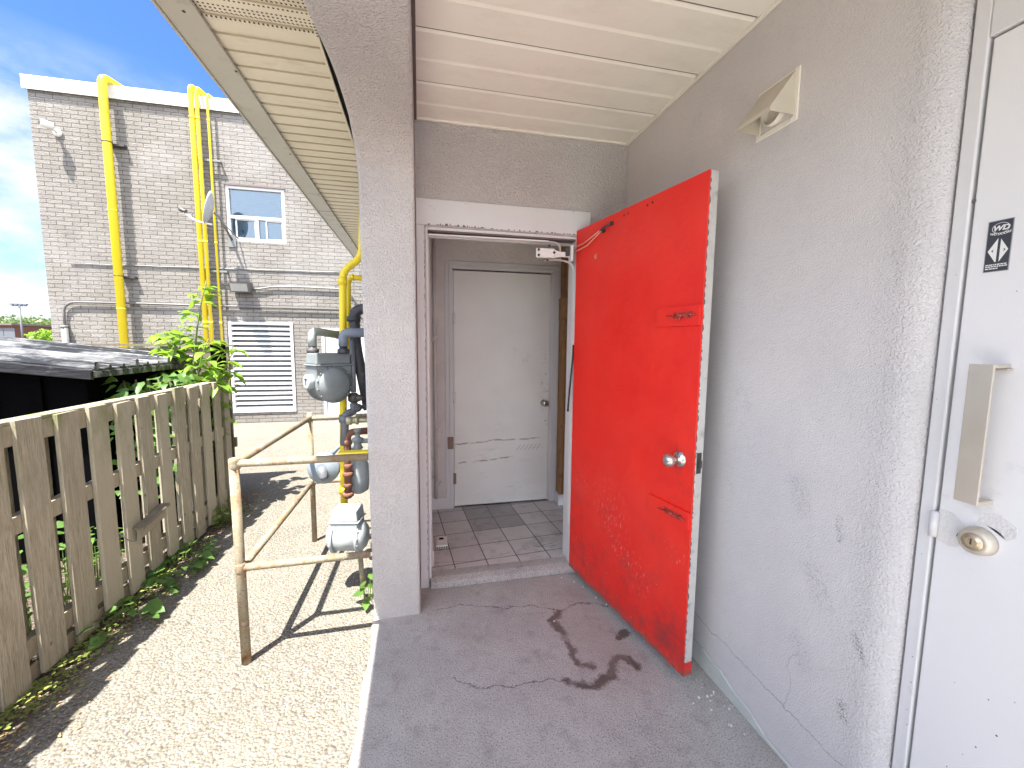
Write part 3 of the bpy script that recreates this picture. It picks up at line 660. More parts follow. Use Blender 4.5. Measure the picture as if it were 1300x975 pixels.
def hasp(z0, z1, wave=0):
    b = dbox(B(), .700, .932, .0002, .011, z0, z1); pl = b.build('bolt_plate', 'red', rd, .001)
    c = B(); zc = (z0+z1)/2+.003
    c.tube([D(.765, .0165, zc-wave*.008), D(.80, .0175, zc-wave*.003), D(.918, .0175, zc-.001)], .0030, 8)
    c.tube([D(.812, .0165, zc-.001), D(.852, .0165, zc-.001)], .0055, 10); c.tube([D(.882, .0165, zc), D(.90, .0165, zc)], .0055, 10)
    dbox(c, .80, .90, .0112, .0132, zc-.012, zc+.012)
    c.tube([D(.842, .018, zc), D(.842, .022, zc-.020)], .003, 8)
    c.build('slide_bolt', simple('bolt_metal', (.50, .06, .045), .4, .1, .3, 80, 0, 100, 0, (0, 0, 0), 9, .45, (.40, .34, .33), 90), pl)
    e = B()
    for a_, zz in ((.805, zc-.008), (.885, zc-.008), (.805, zc+.009), (.895, zc+.009)): e.lathe(D(a_, .0132, zz), DN, [(.003, 0), (.002, .002)], 8)
    e.pieces('screw', 'dark_metal', pl)
hasp(1.503, 1.583); hasp(.680, .752, 1)
k = B().lathe(D(.862, 0, .957), DN, [(.034, 0), (.034, .005), (.028, .011), (.013, .014), (.012, .034), (.020, .042), (.027, .054), (.0275, .064), (.023, .074), (.010, .080)], 32)
k.build('knob', 'knob_metal', rd)
b = B(); dbox(b, LEN+.0013, LEN+.0035, -.034, -.010, .915, 1.0); dbox(b, LEN+.0035, LEN+.014, -.028, -.016, .94, .97); b.build('latch', 'dark_metal', rd, .001)
b = B()
for a_, z in ((.435, 2.047), (.465, 2.049), (.60, 2.046), (.632, 2.049)): b.lathe(D(a_, .0003, z), DN, [(.0055, 0), (.0055, .0006)], 10)
b.pieces('screw_hole', 'cable_black', rd)
b = B().tube([D(.255, .012, 2.012), D(.285, .02, 2.02), D(.315, .014, 2.026), D(.345, .01, 2.035)], .0055, 8); dbox(b, .26, .285, .0002, .004, 2.004, 2.022); dbox(b, .33, .352, .0002, .004, 2.024, 2.042)
hk = b.build('hook', 'dark_metal', rd)
b = B().tube([D(.262, .02, 2.014), D(.10, .015, 1.985), (.868, 2.30, 1.975)], .0026, 6); b.tube([D(.272, .018, 2.010), D(.14, .016, 1.965), (.866, 2.295, 1.945)], .0026, 6)
b.build('cord', 'cord', hk)
b = B().tube(bend([D(.20, .004, 1.905), D(.20, .004, 1.885), D(.212, .004, 1.885), D(.212, .004, 1.91)], .006), .0018, 6); b.build('bent_nail', 'cord', rd)
for z in (1.85, 1.05, .25):
    B().tube([D(-.004, -.04, z-.05), D(-.004, -.04, z+.05)], .007, 10).build('hinge', 'dark_metal', rd)

# ---------------- white door on the right
XD = 1.255
w = B(); w.box(XD-.004, .7645, -.02, XD+.05, .735, 2.232); w.box(XD-.004, .7345, 2.118, XD+.05, -.42, 2.232)
w.build('side_door_frame', 'frame_paint', bd, .003)
sd_ = B().box(XD, .7285, .01, XD+.04, -.38, 2.112).build('white_door', 'white_paint', bd, .003, label='closed plain white door at the right edge')
B().box(XD+.02, .7349, .0, XD+.045, .729, 2.117).build('shadow_gap', 'dark_gap', bd)
h = B().box(1.203, .633, 1.078, 1.209, .675, 1.392); h.box(1.209, .633, 1.384, XD-.0002, .652, 1.392); h.box(1.209, .633, 1.078, XD-.0002, .652, 1.086)
h.box(1.235, .628, 1.380, XD-.0001, .660, 1.3835)
h.build('pull_handle', 'brass_grey', sd_, .0012)
lk = B().lathe((XD, .648, .985), (-1, 0, 0), [(.033, 0), (.032, .006), (.029, .020), (.0235, .024)], 32)
lk = lk.build('deadbolt', 'brass_grey', sd_)
B().lathe((XD-.0242, .648, .985), (-1, 0, 0), [(.020, 0), (.019, .0025), (.012, .003), (.011, .0045)], 28).build('lock_face', simple('brass_face', (.66, .56, .40), .3, .8), lk)
B().box(XD-.0295, .6465, .979, XD-.0286, .6495, .993).build('keyhole', 'dark_metal', lk)
e = B().prism([(XD, .700, .945), (XD, .685, .950), (XD, .672, .975), (XD, .676, 1.01), (XD, .70, 1.03), (XD, .7275, 1.03), (XD, .7275, .95)], (-.0007, 0, 0)); e.pieces('worn_patch', simple('worn_white', (.67, .66, .645), .6, 0, .1, 40, .002), sd_)
e = B().prism([(XD, .655, 1.025), (XD, .63, 1.022), (XD, .605, 1.005), (XD, .59, 1.018), (XD, .592, 1.04), (XD, .62, 1.058), (XD, .65, 1.052)], (-.0007, 0, 0)); e.pieces('worn_patch', bpy.data.materials['worn_white'], sd_)
e = B().prism([(XD-.0007, .640, 1.026), (XD-.0007, .625, 1.023), (XD-.0007, .606, 1.007), (XD-.0007, .615, 1.018)], (-.0005, 0, 0)); e.prism([(XD-.0007, .690, .975), (XD-.0007, .676, .985), (XD-.0007, .676, .99), (XD-.0007, .688, .985)], (-.0005, 0, 0)); e.pieces('worn_patch', 'trim_brown', sd_)
B().tube([(XD-.007, .7315, .958), (XD-.007, .7315, 1.022)], .0085, 12).build('hinge', 'frame_paint', sd_)
e = B()
for yy, zz, s in ((.58, .56, .004), (.60, .63, .003), (.56, .66, .002), (.61, .50, .0035), (.63, .46, .002), (.55, .74, .002), (.66, .62, .002), (.655, .40, .003), (.64, 1.55, .002), (.60, 1.78, .003)):
    e.lathe((XD-.0002, yy, zz), (-1, 0, 0), [(s*.55, 0), (s*.4, .0004)], 6)
for yy, zz, s in ((.745, .62, .0025), (.742, .55, .003), (.744, .47, .002), (.74, .43, .003), (.75, .9, .002), (.745, 1.6, .002), (.755, 1.3, .002)):
    e.lathe((XD-.0042, yy, zz), (-1, 0, 0), [(s*.55, 0), (s*.4, .0004)], 6)
e.box(XD-.0008, .733, 1.762, XD+.01, .726, 1.768)
e.pieces('paint_chip', 'trim_brown', sd_)
# sticker, a thing stuck to the door
stk = thing('door_sticker', 'small black sticker with white WD logo and diamond arrows on white door', 'sticker')
B().box(XD-.0008, .657, 1.597, XD-.0001, .699, 1.709).build('border', 'sticker_border', stk)
B().box(XD-.0013, .6585, 1.5985, XD-.00085, .6975, 1.7075).build('backing', 'black_vinyl', stk)
def text(body, size, y, z, parent, name, shear=.0, bold=0., arc_=0):
    cu = bpy.data.curves.new(name, 'FONT'); cu.body = body; cu.size = size; cu.align_x = 'CENTER'; cu.shear = shear; cu.offset = bold; cu.extrude = .0001
    t_ = bpy.data.objects.new(name, cu); C.objects.link(t_)
    bpy.context.view_layer.update()
    me = bpy.data.meshes.new_from_object(t_.evaluated_get(bpy.context.evaluated_depsgraph_get())); bpy.data.objects.remove(t_)
    for v_ in me.vertices:
        x_, y_, z_ = v_.co
        v_.co = (XD-.0015-z_, y-x_, z+y_+arc_*x_*x_)
    me.materials.clear(); me.materials.append(M['white_ink'])
    o = bpy.data.objects.new(name, me); C.objects.link(o); o.parent = parent; return o
text('WD', .015, .677, 1.6865, stk, 'logo_letters', .25, .0006)
text('WD DOORS', .0062, .677, 1.6765, stk, 'lettering', .15, .0002, 10)
r = B(); 
for i in range(28):
    a0, a1 = 2*PI*i/28, 2*PI*(i+1)/28
    q0 = [(XD-.0014, .677-.0145*math.cos(a)*k_, 1.6915+.0115*math.sin(a)*k_) for a in (a0, a1) for k_ in (1, .93)]
    r.add([q0[0], q0[2], q0[3], q0[1]], [(0, 1, 2, 3)])
r.build('logo_ring', 'white_ink', stk)
r = B()
X_ = XD-.0014
r.add([(X_, .679, 1.670), (X_, .679, 1.6185), (X_, .681, 1.6185), (X_, .6945, 1.643)], [(0, 1, 2, 3)])
r.add([(X_, .6745, 1.668), (X_, .661, 1.643), (X_, .6745, 1.618)], [(0, 1, 2)])
r.pieces('arrow', 'white_ink', stk)
r = B(); X_ = XD-.0017
for yc, s in ((.6865, 1), (.667, -1)):
    for k_ in (0,):
        r.add([(X_, yc+.002*s, 1.643), (X_, yc-.0015*s, 1.6465), (X_, yc-.0015*s, 1.6445), (X_, yc-.0002*s, 1.643), (X_, yc-.0015*s, 1.6415), (X_, yc-.0015*s, 1.6395)], [(0, 1, 2, 3), (0, 3, 4, 5)])
r.pieces('arrow_mark', 'black_vinyl', stk)
r = B(); rr = random.Random(2)
for row, z in enumerate((1.6115, 1.6075, 1.6030)):
    y = .6955
    while y > (.662 if row < 2 else .676):
        d_ = rr.uniform(.002, .0055); r.add([(XD-.0014, y, z), (XD-.0014, y-d_, z), (XD-.0014, y-d_, z+.0024), (XD-.0014, y, z+.0024)], [(0, 1, 2, 3)]); y -= d_+.0009
r.build('small_print', 'white_ink', stk)
# vent hood on side wall
vh = thing('vent_hood', 'square cream dryer vent hood painted onto the side wall', 'vent')
b = B(); y0, y1, z0, z1 = 1.178, 1.345, 2.160, 2.325
for (a, c_, d_, e_) in ((y0, y0+.018, z0, z1), (y1-.018, y1, z0, z1), (y0+.0182, y1-.0182, z0, z0+.018), (y0+.0182, y1-.0182, z1-.012, z1)): b.box(XR-.006, a, d_, XR-.0002, c_, e_)
b.build('flange', 'ceiling', vh, .0015)
b = B(); T = XR-.006; ya, yb = y0+.014, y1-.014; zt, zb = z1-.010, z0+.020; dep = .090
b.add([(T, ya, zt), (T, yb, zt), (T-dep, yb, zb+.015), (T-dep, ya, zb+.015), (T-dep, yb, zb+.003), (T-dep, ya, zb+.003), (T, ya, zb), (T, yb, zb)], [(0, 1, 2, 3), (3, 2, 4, 5), (0, 3, 5, 6), (1, 7, 4, 2)])
o = b.build('hood', simple('hood_cream', (.58, .545, .45), .5, 0, .08, 14, .001, 60, .15, (.36, .33, .25), 12), vh); so = o.modifiers.new('solid', 'SOLIDIFY'); so.thickness = .003; so.offset = 1
b = B().lathe((XR-.003, (y0+y1)/2, (z0+z1)/2-.02), (-1, 0, 0), [(.042, 0), (.042, .025), (.037, .025), (.037, .004)], 28); b.build('duct', 'ceiling', vh)
B().box(XR-.004, y0+.02, z0+.02, XR-.001, y1-.02, z1-.014).build('back_plate', 'white_plastic', vh)

# bits on the slab and the floor
mt = thing('mouse_trap_box', 'small cream plastic box with vents on the entry floor by the left jamb', 'box')
b = B().prism([(.09, 2.66, .0505), (.17, 2.66, .0505), (.17, 2.80, .0505), (.09, 2.80, .0505)], (0, 0, .028)); b.build('case', 'white_plastic', mt, .006)
b = B().box(.103, 2.71, .0787, .157, 2.79, .0835)
b.build('lid', 'white_plastic', mt, .003)
b = B()
for i in range(6): b.box(.095+i*.0125, 2.658, .056, .102+i*.0125, 2.6595, .071)
b.box(.115, 2.735, .0836, .145, 2.762, .0842)
b.pieces('slot', 'dark_gap', mt)
rr = random.Random(8)
def stone(x, y, r, mat, label, z=0):
    b = B(); prof = [(r*.5, 0), (r*.95, r*.3), (r, r*.6), (r*.7, r*1.0), (r*.2, r*1.15)]
    b.lathe((x, y, z), (0, 0, 1), [(a*rr.uniform(.9, 1.1), h_) for a, h_ in prof], 9, rr.uniform(.8, 1.2), rr.uniform(.7, 1.1))
    return b.build('pebble', mat, None)
cr = B()
for i in range(16):
    x = rr.uniform(1.12, 1.2); y = rr.uniform(1.12, 1.42); s = rr.uniform(.003, .009)
    cr.lathe((x, y, 0), (0, 0, 1), [(s*.7, 0), (s, s*.4), (s*.3, s*.9)], 7, 1, rr.uniform(.6, 1))
for x, y in ((.92, 2.14), (.955, 2.03), (.89, 2.20), (.985, 1.96), (.66, 1.89), (1.09, 1.33), (1.10, 1.27), (1.05, 1.31), (.83, 2.26)):
    s = rr.uniform(.005, .008); cr.lathe((x, y, 0), (0, 0, 1), [(s*.7, 0), (s, s*.4), (s*.3, s*.9)], 7, 1, rr.uniform(.6, 1))
tag(cr.build('crumbs', 'pebble'), 'scattered white plaster crumbs on the concrete slab', 'debris', kind='stuff')

# ================================================================== FAR BRICK BUILDING
fb = thing('brick_building', 'pale grey painted brick building with white roof flashing', 'building')
X0, X1, ZT = -5.63, 9.0, 5.14
holes = [(-3.10, -2.205, 3.085, 3.985), (-3.165, -2.155, .175, 1.745), (-1.70, -.75, .10, 1.66)]
def wallholes(b, x0, x1, z0, z1, hs, y0, y1):
    xs = sorted({x0, x1, *[h[0] for h in hs], *[h[1] for h in hs]}); zs = sorted({z0, z1, *[h[2] for h in hs], *[h[3] for h in hs]})
    inh = lambda x, z: any(h[0] < x < h[1] and h[2] < z < h[3] for h in hs)
    for i in range(len(xs)-1):
        for j in range(len(zs)-1):
            if not inh((xs[i]+xs[i+1])/2, (zs[j]+zs[j+1])/2):
                b.add([(xs[i], y0, zs[j]), (xs[i+1], y0, zs[j]), (xs[i+1], y0, zs[j+1]), (xs[i], y0, zs[j+1])], [(0, 1, 2, 3)])
    for h in hs:
        a, c_, d_, e_ = h
        b.add([(a, y0, d_), (c_, y0, d_), (c_, y0, e_), (a, y0, e_), (a, y1, d_), (c_, y1, d_), (c_, y1, e_), (a, y1, e_)], [(0, 1, 5, 4), (1, 2, 6, 5), (2, 3, 7, 6), (3, 0, 4, 7)])
b = B(); wallholes(b, X0, X1, -.05, ZT, holes, YW, YW+.09)
b.add([(X0, YW, -.05), (X0, YW+14, -.05), (X0, YW+14, ZT), (X0, YW, ZT), (X1, YW, -.05), (X1, YW+14, -.05), (X1, YW+14, ZT), (X1, YW, ZT)], [(0, 1, 2, 3), (4, 5, 6, 7), (1, 5, 6, 2)])
b.build('wall', 'brick', fb, auto=False)
B().box(X0+.12, YW+.12, 0, X1-.12, YW+13.9, ZT-.02).build('interior', 'dark_gap', fb)
b = B(); b.prism([(X0-.03, YW-.035, ZT-.02), (X0-.03, YW-.035, ZT+.165), (X0-.03, YW+.25, ZT+.175), (X0-.03, YW+.25, ZT-.02)], (X1-X0, 0, 0)); b.box(X0-.04, YW-.045, ZT-.035, X1, YW-.0351, ZT-.018); b.box(X0-.045, YW-.04, ZT-.02, X0-.0301, YW+.02, ZT+.168)
rf = b.build('roof_flashing', 'flashing', fb, .003)
B().box(X0, YW+.25, ZT-.02, X1, YW+14, ZT+.10).build('roof', 'far_grey', fb)
# window
wn = B(); xa, xb, za, zb = holes[0]; Yf = YW+.03
def fr(b, x0, x1, z0, z1, t, y0, y1):
    b.box(x0, y0, z0, x0+t, y1, z1); b.box(x1-t, y0, z0, x1, y1, z1); b.box(x0+t+.0005, y0, z0, x1-t-.0005, y1, z0+t); b.box(x0+t+.0005, y0, z1-t, x1-t-.0005, y1, z1)
fr(wn, xa+.002, xb-.002, za+.002, zb-.002, .048, Yf-.015, Yf+.06); zm = za+.40
wn.box(xa+.0505, Yf-.005, zm-.025, xb-.0505, Yf+.05, zm+.025); wn.box((xa+xb)/2-.022, Yf, za+.0505, (xa+xb)/2+.022, Yf+.045, zm-.0255)
wo = wn.build('window', 'flashing', fb, .002)
wn = B(); fr(wn, xa+.12, (xa+xb)/2-.023, za+.051, zm-.026, .018, Yf+.01, Yf+.03); fr(wn, (xa+xb)/2+.13, xb-.051, za+.051, zm-.026, .018, Yf+.01, Yf+.03); wn.build('sash', 'flashing', wo)
b = B(); b.box(xa+.05, Yf+.02, zm+.025, xb-.05, Yf+.024, zb-.05); b.box(xa+.05, Yf+.034, za+.05, xb-.05, Yf+.038, zm-.025); b.build('pane', 'pane', wo)
b = B(); z = zb-.06
while z > za+.06: 
    b.box(xa+.05, Yf+.066, z-.022, xb-.05, Yf+.069, z); z -= .0245
b.build('blind', 'blind', wo)
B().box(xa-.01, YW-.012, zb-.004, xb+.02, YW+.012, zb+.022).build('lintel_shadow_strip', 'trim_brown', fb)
# louvre
lv = thing('louvre_vent', 'large white louvred vent low in the brick wall', 'vent')
b = B(); a_, c_, d_, e_ = holes[1]; fr(b, a_+.002, c_-.002, d_+.002, e_-.002, .045, YW-.02, YW+.08); b.build('frame', 'flashing', lv, .003)
b = B(); ns = 17; st_ = (e_-d_-.1)/ns
for i in range(ns):
    z = d_+.05+i*st_
    b.hexa([(a_+.047, YW-.008, z+.004), (c_-.047, YW-.008, z+.004), (c_-.047, YW+.05, z+.052), (a_+.047, YW+.05, z+.052), (a_+.047, YW-.008, z+.034), (c_-.047, YW-.008, z+.034), (c_-.047, YW+.05, z+.058), (a_+.047, YW+.05, z+.058)])
b.build('slats', 'flashing', lv)
B().box(a_+.01, YW+.082, d_+.01, c_-.01, YW+.088, e_-.01).build('backing', 'far_grey', lv)
# utility door
b = B(); a_, c_, d_, e_ = holes[2]; fr(b, a_+.002, c_-.002, d_, e_-.002, .05, YW-.01, YW+.08); b.box(a_+.052, YW+.02, d_+.052, c_-.052, YW+.06, e_-.052)
b.build('utility_door', simple('pale_grey_door', (.58, .59, .62), .5, 0, .05), fb, .003)
# gas pipes on wall
def wallpipe(x, r, zt, zb, label, ys=.10, dx=.0, back=.30, ztop_r=.09):
    t = thing('gas_pipe', label, 'pipe', 'yellow gas pipes running down the brick wall')
    yy = YW-ys
    B().tube(bend([(x+dx, YW+back, zt-.04), (x+dx*.9, YW+back*.75, zt), (x, yy, zt), (x, yy, zb)], ztop_r), r, 16).build('pipe', 'yellow', t)
    return t, yy
t, yy = wallpipe(-4.60, .056, 5.36, .05, 'thick yellow gas pipe, leftmost on the brick wall', .14, .12, .42, .11)
for z in (4.42, 2.42): B().tube([(-4.60+.059*math.cos(a), yy+.059*math.sin(a), z) for a in [i*PI/8 for i in range(17)]], .007, 6).build('clamp', 'dark_metal', t); 
for z in (4.40, 2.40): B().box(-4.62, yy+.06, z, -4.42, YW-.001, z+.03).pieces('bracket', 'dark_metal', t)
b = B()
for z in (3.4, 1.9): b.tube([(-4.60, yy, z), (-4.60, yy, z+.02)], .060, 16)
b.pieces('coupling', 'yellow', t)
t2, yy = wallpipe(-3.445, .036, 5.40, .05, 'medium yellow gas pipe, left one of the close pair on the brick wall', .13, .05)
t3, _ = wallpipe(-3.365, .026, 5.385, .05, 'thinner yellow gas pipe right beside the medium one', .13, .06)
t4, _ = wallpipe(-3.235, .017, 5.33, .35, 'slim yellow gas pipe standing apart, right of the close pair', .09, .05)
for t in (t2, t3, t4):
    b = B(); x = {t2: -3.445, t3: -3.365, t4: -3.235}[t]; rr_ = {t2: .041, t3: .030, t4: .021}[t]; y_ = {t2: YW-.13, t3: YW-.13, t4: YW-.09}[t]
    for z in (4.9, 3.0, 1.7): b.tube([(x, y_, z), (x, y_, z+.035)], rr_, 14)
    b.pieces('coupling', 'yellow', t)
b = B()
for z in (4.30, 2.55): b.box(-3.50, YW-.085, z, -3.10, YW-.06, z+.03); b.box(-3.49, YW-.0599, z+.004, -3.46, YW-.001, z+.026); b.box(-3.14, YW-.0599, z+.004, -3.11, YW-.001, z+.026)
tag(b.build('pipe_bracket', 'conduit'), 'grey channel brackets behind the slim yellow pipes', 'bracket')
# conduits
b = B().tube(bend([(-5.43, YW-.035, 1.62), (-5.43, YW-.035, 2.005), (-4.5, YW-.035, 2.01), (-1.2, YW-.035, 1.985)], .2), .017, 10)
cd1 = tag(b.build('conduit', simple('dark_conduit', (.17, .16, .16), .5, .2)), 'long dark conduit bending down at the left and crossing above the louvred vent', 'conduit')
b = B().tube([(-5.43, YW-.05, .05), (-5.43, YW-.05, 1.62)], .042, 14); b.tube([(-5.43, YW-.05, 1.60), (-5.43, YW-.05, 1.64)], .047, 14)
tag(b.build('conduit', 'conduit'), 'fat grey riser pipe at the left corner of the brick wall', 'conduit')
pts = [(-5.3+i*.2, YW-.012, 2.600+.004*math.sin(i*1.7)+i*.0022) for i in range(21)]
b = B().tube(pts, .008, 8); tag(b.build('wall_cable', 'conduit'), 'thin grey cable crossing the brick wall below the upper window', 'cable')
b = B().tube([(-2.82, YW-.03, 2.30), (-2.65, YW-.03, 2.305), (-2.45, YW-.03, 2.35), (-2.2, YW-.03, 2.36), (-1.8, YW-.03, 2.36), (-1.3, YW-.03, 2.35), (-1.15, YW-.03, 2.25), (-1.05, YW-.05, 2.0)], .014, 10)
tag(b.build('wall_cable', 'conduit'), 'pale cable running right from the floodlight', 'cable')
# floodlight
t = thing('floodlight', 'square wall floodlight above the louvred vent', 'lamp')
cx, cz = -2.90, 2.335
b = B().hexa([(cx-.155, YW-.16, cz-.11), (cx+.155, YW-.16, cz-.11), (cx+.155, YW-.02, cz-.07), (cx-.155, YW-.02, cz-.07), (cx-.155, YW-.20, cz+.05), (cx+.155, YW-.20, cz+.05), (cx+.155, YW-.02, cz+.07), (cx-.155, YW-.02, cz+.07)]); b.box(cx-.05, YW-.0199, cz-.05, cx+.05, YW-.001, cz+.05)
b.build('housing', simple('lamp_housing', (.12, .11, .10), .5), t, .008)
b = B().hexa([(cx-.125, YW-.169, cz-.092), (cx+.125, YW-.169, cz-.092), (cx+.125, YW-.166, cz-.092), (cx-.125, YW-.166, cz-.092), (cx-.125, YW-.2035, cz+.028), (cx+.125, YW-.2035, cz+.028), (cx+.125, YW-.19, cz+.028), (cx-.125, YW-.19, cz+.028)])
b.build('lens', 'glass_dark', t)
# camera
t = thing('security_camera', 'small white bullet camera high on the brick wall', 'camera')
c0 = Vector((-5.30, YW, 4.53))
B().lathe(c0+Vector((0, -.001, 0)), (0, -1, 0), [(.055, 0), (.055, .02), (.03, .035)], 18).build('base', 'white_plastic', t)
B().tube([c0+Vector((0, -.02, 0)), c0+Vector((-.02, -.10, .03)), c0+Vector((-.05, -.15, .05))], .018, 10).build('arm', 'white_plastic', t)
d0 = Vector((-.75, -.62, .12)).normalized(); s0 = c0+Vector((.03, -.11, .04))
B().lathe(s0, d0, [(.03, 0), (.052, .02), (.052, .13), (.046, .14)], 18).build('body', 'white_plastic', t)
B().lathe(s0+d0*.1401, d0, [(.036, 0), (.02, .006)], 16).build('lens', 'cable_black', t)
# dish
t = thing('satellite_dish', 'white satellite dish seen edge-on beside the yellow pipes', 'satellite dish')
dc = Vector((-3.13, 7.45, 3.46)); dn = Vector((-.93, -.27, .24)).normalized()
b = B(); u = Vector((0, 1, 0)); u = (u-dn*u.dot(dn)).normalized(); v_ = dn.cross(u); rings = 7; seg = 30; V = [dc-dn*.05]
for i in range(1, rings+1):
    r_ = i/rings
    for k in range(seg):
        a = 2*PI*k/seg; V.append(dc+(u*math.cos(a)*.235+v_*math.sin(a)*.255)*r_+dn*(-.05+.07*r_*r_))
Fc = [(0, 1+k, 1+(k+1) % seg) for k in range(seg)]
for i in range(rings-1):
    for k in range(seg): Fc.append((1+i*seg+k, 1+(i+1)*seg+k, 1+(i+1)*seg+(k+1) % seg, 1+i*seg+(k+1) % seg))
b.add(V, Fc, True); o = b.build('reflector', simple('dish_grey', (.42, .43, .44), .5), t); so = o.modifiers.new('solid', 'SOLIDIFY'); so.thickness = .010
b = B().tube(bend([dc-dn*.05+Vector((0, 0, -.05)), dc+Vector((.10, .05, -.10)), (-3.03, 7.6, 3.30), (-3.03, YW-.01, 3.10)], .05), .019, 10); b.box(-3.09, YW-.02, 2.98, -2.97, YW-.001, 3.18); b.tube([(-3.03, 7.6, 3.3), (-2.93, YW-.01, 3.12)], .010, 8)
b.build('mast', 'conduit', t)
b = B().tube(bend([dc-dn*.02+Vector((.0, 0, -.24)), dc+Vector((-.18, -.02, -.22)), dc+Vector((-.34, -.03, -.10))], .08), .013, 8); b.build('feed_arm', 'white_plastic', t)
B().lathe(dc+Vector((-.40, -.03, -.05)), Vector((.8, 0, -.35)), [(.02, 0), (.032, .02), (.028, .08), (.035, .1)], 12).build('receiver', 'dark_metal', t)

# ================================================================== METERS AND PIPEWORK beside the pillar
def meter(name, label, c, ax, R_, ln, boxw, boxh, mat, T=False):
    t = thing(name, label, 'gas meter', 'gas meters beside the pillar')
    c = Vector(c); ax = Vector(ax).normalized(); sd = Vector((0, 0, 1)).cross(ax).normalized(); up = Vector((0, 0, 1))
    b = B().lathe(c-ax*ln/2, ax, [(R_*.93, 0), (R_*.93, ln)], 32); b.build('drum', mat, t)
    for s in (1, -1):
        f = B().lathe(c+ax*s*ln/2, ax*s, [(R_*1.05, -.006), (R_*1.05, .008), (R_*.93, .009), (R_*.90, .018), (R_*.70, .036), (R_*.35, .044), (R_*.05, .046)], 36)
        for k in range(14):
            a = 2*PI*(k+.5)/14; pc = c+ax*s*(ln/2+.006)+(sd*math.cos(a)+up*math.sin(a))*R_*.99; f.lathe(pc, ax*s, [(.006, 0), (.006, .006), (.003, .008)], 6)
        f.build('end_cover', mat, t)
    # top housing
    zb = c.z+R_*.45; z1 = c.z+R_*.45+boxh; hw = boxw/2; hd = ln/2+.01
    b = B()
    def ring(z, a, d): return [c+sd*sx_*a+ax*sy_*d+Vector((0, 0, z-c.z)) for sx_, sy_ in ((-1, -1), (1, -1), (1, 1), (-1, 1))]
    q = ring(zb-.03, hw*.95, hd*.92)+ring(zb+boxh*.45, hw, hd*.97); b.hexa(q)
    q = ring(zb+boxh*.451, hw*1.08, hd*1.08)+ring(zb+boxh*.53, hw*1.08, hd*1.08); b.hexa(q)
    q = ring(zb+boxh*.531, hw*.98, hd*.97)+ring(z1, hw*.92, hd*.90); b.hexa(q)
    b.build('housing', mat, t, .008)
    return t, c, ax, sd, z1
t, c, ax, sd, z1 = meter('gas_meter', 'upper grey gas meter with round domed cover beside the pillar', at(418, 487, 2.62), (.62, -.78, 0), .105, .115, .215, .135, 'steel_grey')
b = B().lathe(c-sd*.0+Vector((-.088, -.065, .02)), (-.78, -.62, 0), [(.042, -.04), (.042, .022), (.038, .026)], 24); ix = b.build('index', 'pale_grey', t)
q0 = c+Vector((-.088, -.065, .02))+Vector((-.78, -.62, 0))*.0266; sdir = Vector((.62, -.78, 0))
b = B(); b.hexa([q0-sdir*.014+Vector((0, 0, .010)), q0+sdir*.014+Vector((0, 0, .010)), q0+sdir*.014+Vector((-.001, -.001, .010)), q0-sdir*.014+Vector((-.001, -.001, .010)), q0-sdir*.014+Vector((0, 0, .017)), q0+sdir*.014+Vector((0, 0, .017)), q0+sdir*.014+Vector((-.001, -.001, .017)), q0-sdir*.014+Vector((-.001, -.001, .017))])
b.hexa([q0-sdir*.004+Vector((0, 0, -.018)), q0+sdir*.004+Vector((0, 0, -.018)), q0+sdir*.004+Vector((-.001, -.001, -.018)), q0-sdir*.004+Vector((-.001, -.001, -.018)), q0-sdir*.004+Vector((0, 0, .0098)), q0+sdir*.004+Vector((0, 0, .0098)), q0+sdir*.004+Vector((-.001, -.001, .0098)), q0-sdir*.004+Vector((-.001, -.001, .0098))])
b.build('index_mark', 'dark_metal', ix)
mt1 = t; mz = z1
# unions on top
pL = at(397, 444, 2.62); pR = at(436, 444, 2.58)
for pt in (pL, pR):
    B().lathe((pt.x, pt.y, mz-.003), (0, 0, 1), [(.030, 0), (.034, .008), (.034, .026), (.024, .030), (.022, .05)], 8).pieces('union', 'black_iron', mt1)
def pipes(name, label, cat='pipe', group=None): return thing(name, label, cat, group)
# inlet elbow (pale), running behind to the right
t = pipes('meter_pipe', 'pale elbow pipe with rusty coupling on top of the upper gas meter')
zE = at(398, 420, 2.62).z
B().tube(bend([(pL.x, pL.y, mz+.04), (pL.x, pL.y, zE), at(428, 425, 2.80)], .05), .024, 16).build('elbow', simple('pale_elbow', (.30, .34, .315), .5, 0, .1), t)
e = at(428, 425, 2.80); B().tube([e, at(436, 426, 2.86)], .027, 14).pieces('coupling', 'rust', t)
t = pipes('meter_pipe', 'blue grey elbow pipe from upper gas meter into the wall')
B().tube(bend([(pR.x, pR.y, mz+.04), (pR.x, pR.y, zE-.01), (-.24, pR.y+.02, zE-.005)], .05), .027, 16).build('elbow', simple('blue_grey_pipe', (.16, .19, .235), .5, 0, .12), t)
b = B()
for f in (.62, .82): 
    x = pR.x+(-.24-pR.x)*f; b.tube([(x, pR.y+.015, zE-.007), (x+.015, pR.y+.016, zE-.007)], .033, 16)
b.pieces('coupling', bpy.data.materials['blue_grey_pipe'], t)
# black big elbow
t = pipes('meter_pipe', 'fat black elbow pipe above the upper gas meter')
B().tube(bend([(-.24, 2.70, at(455, 392, 2.70).z), at(449, 392, 2.70), at(452, 440, 2.70), at(468, 520, 2.70)], .06), .032, 16).build('elbow', 'black_iron', t)
e = at(449, 402, 2.70); B().tube([e, e+Vector((0, 0, -.03))], .040, 16).pieces('coupling', 'black_iron', t)
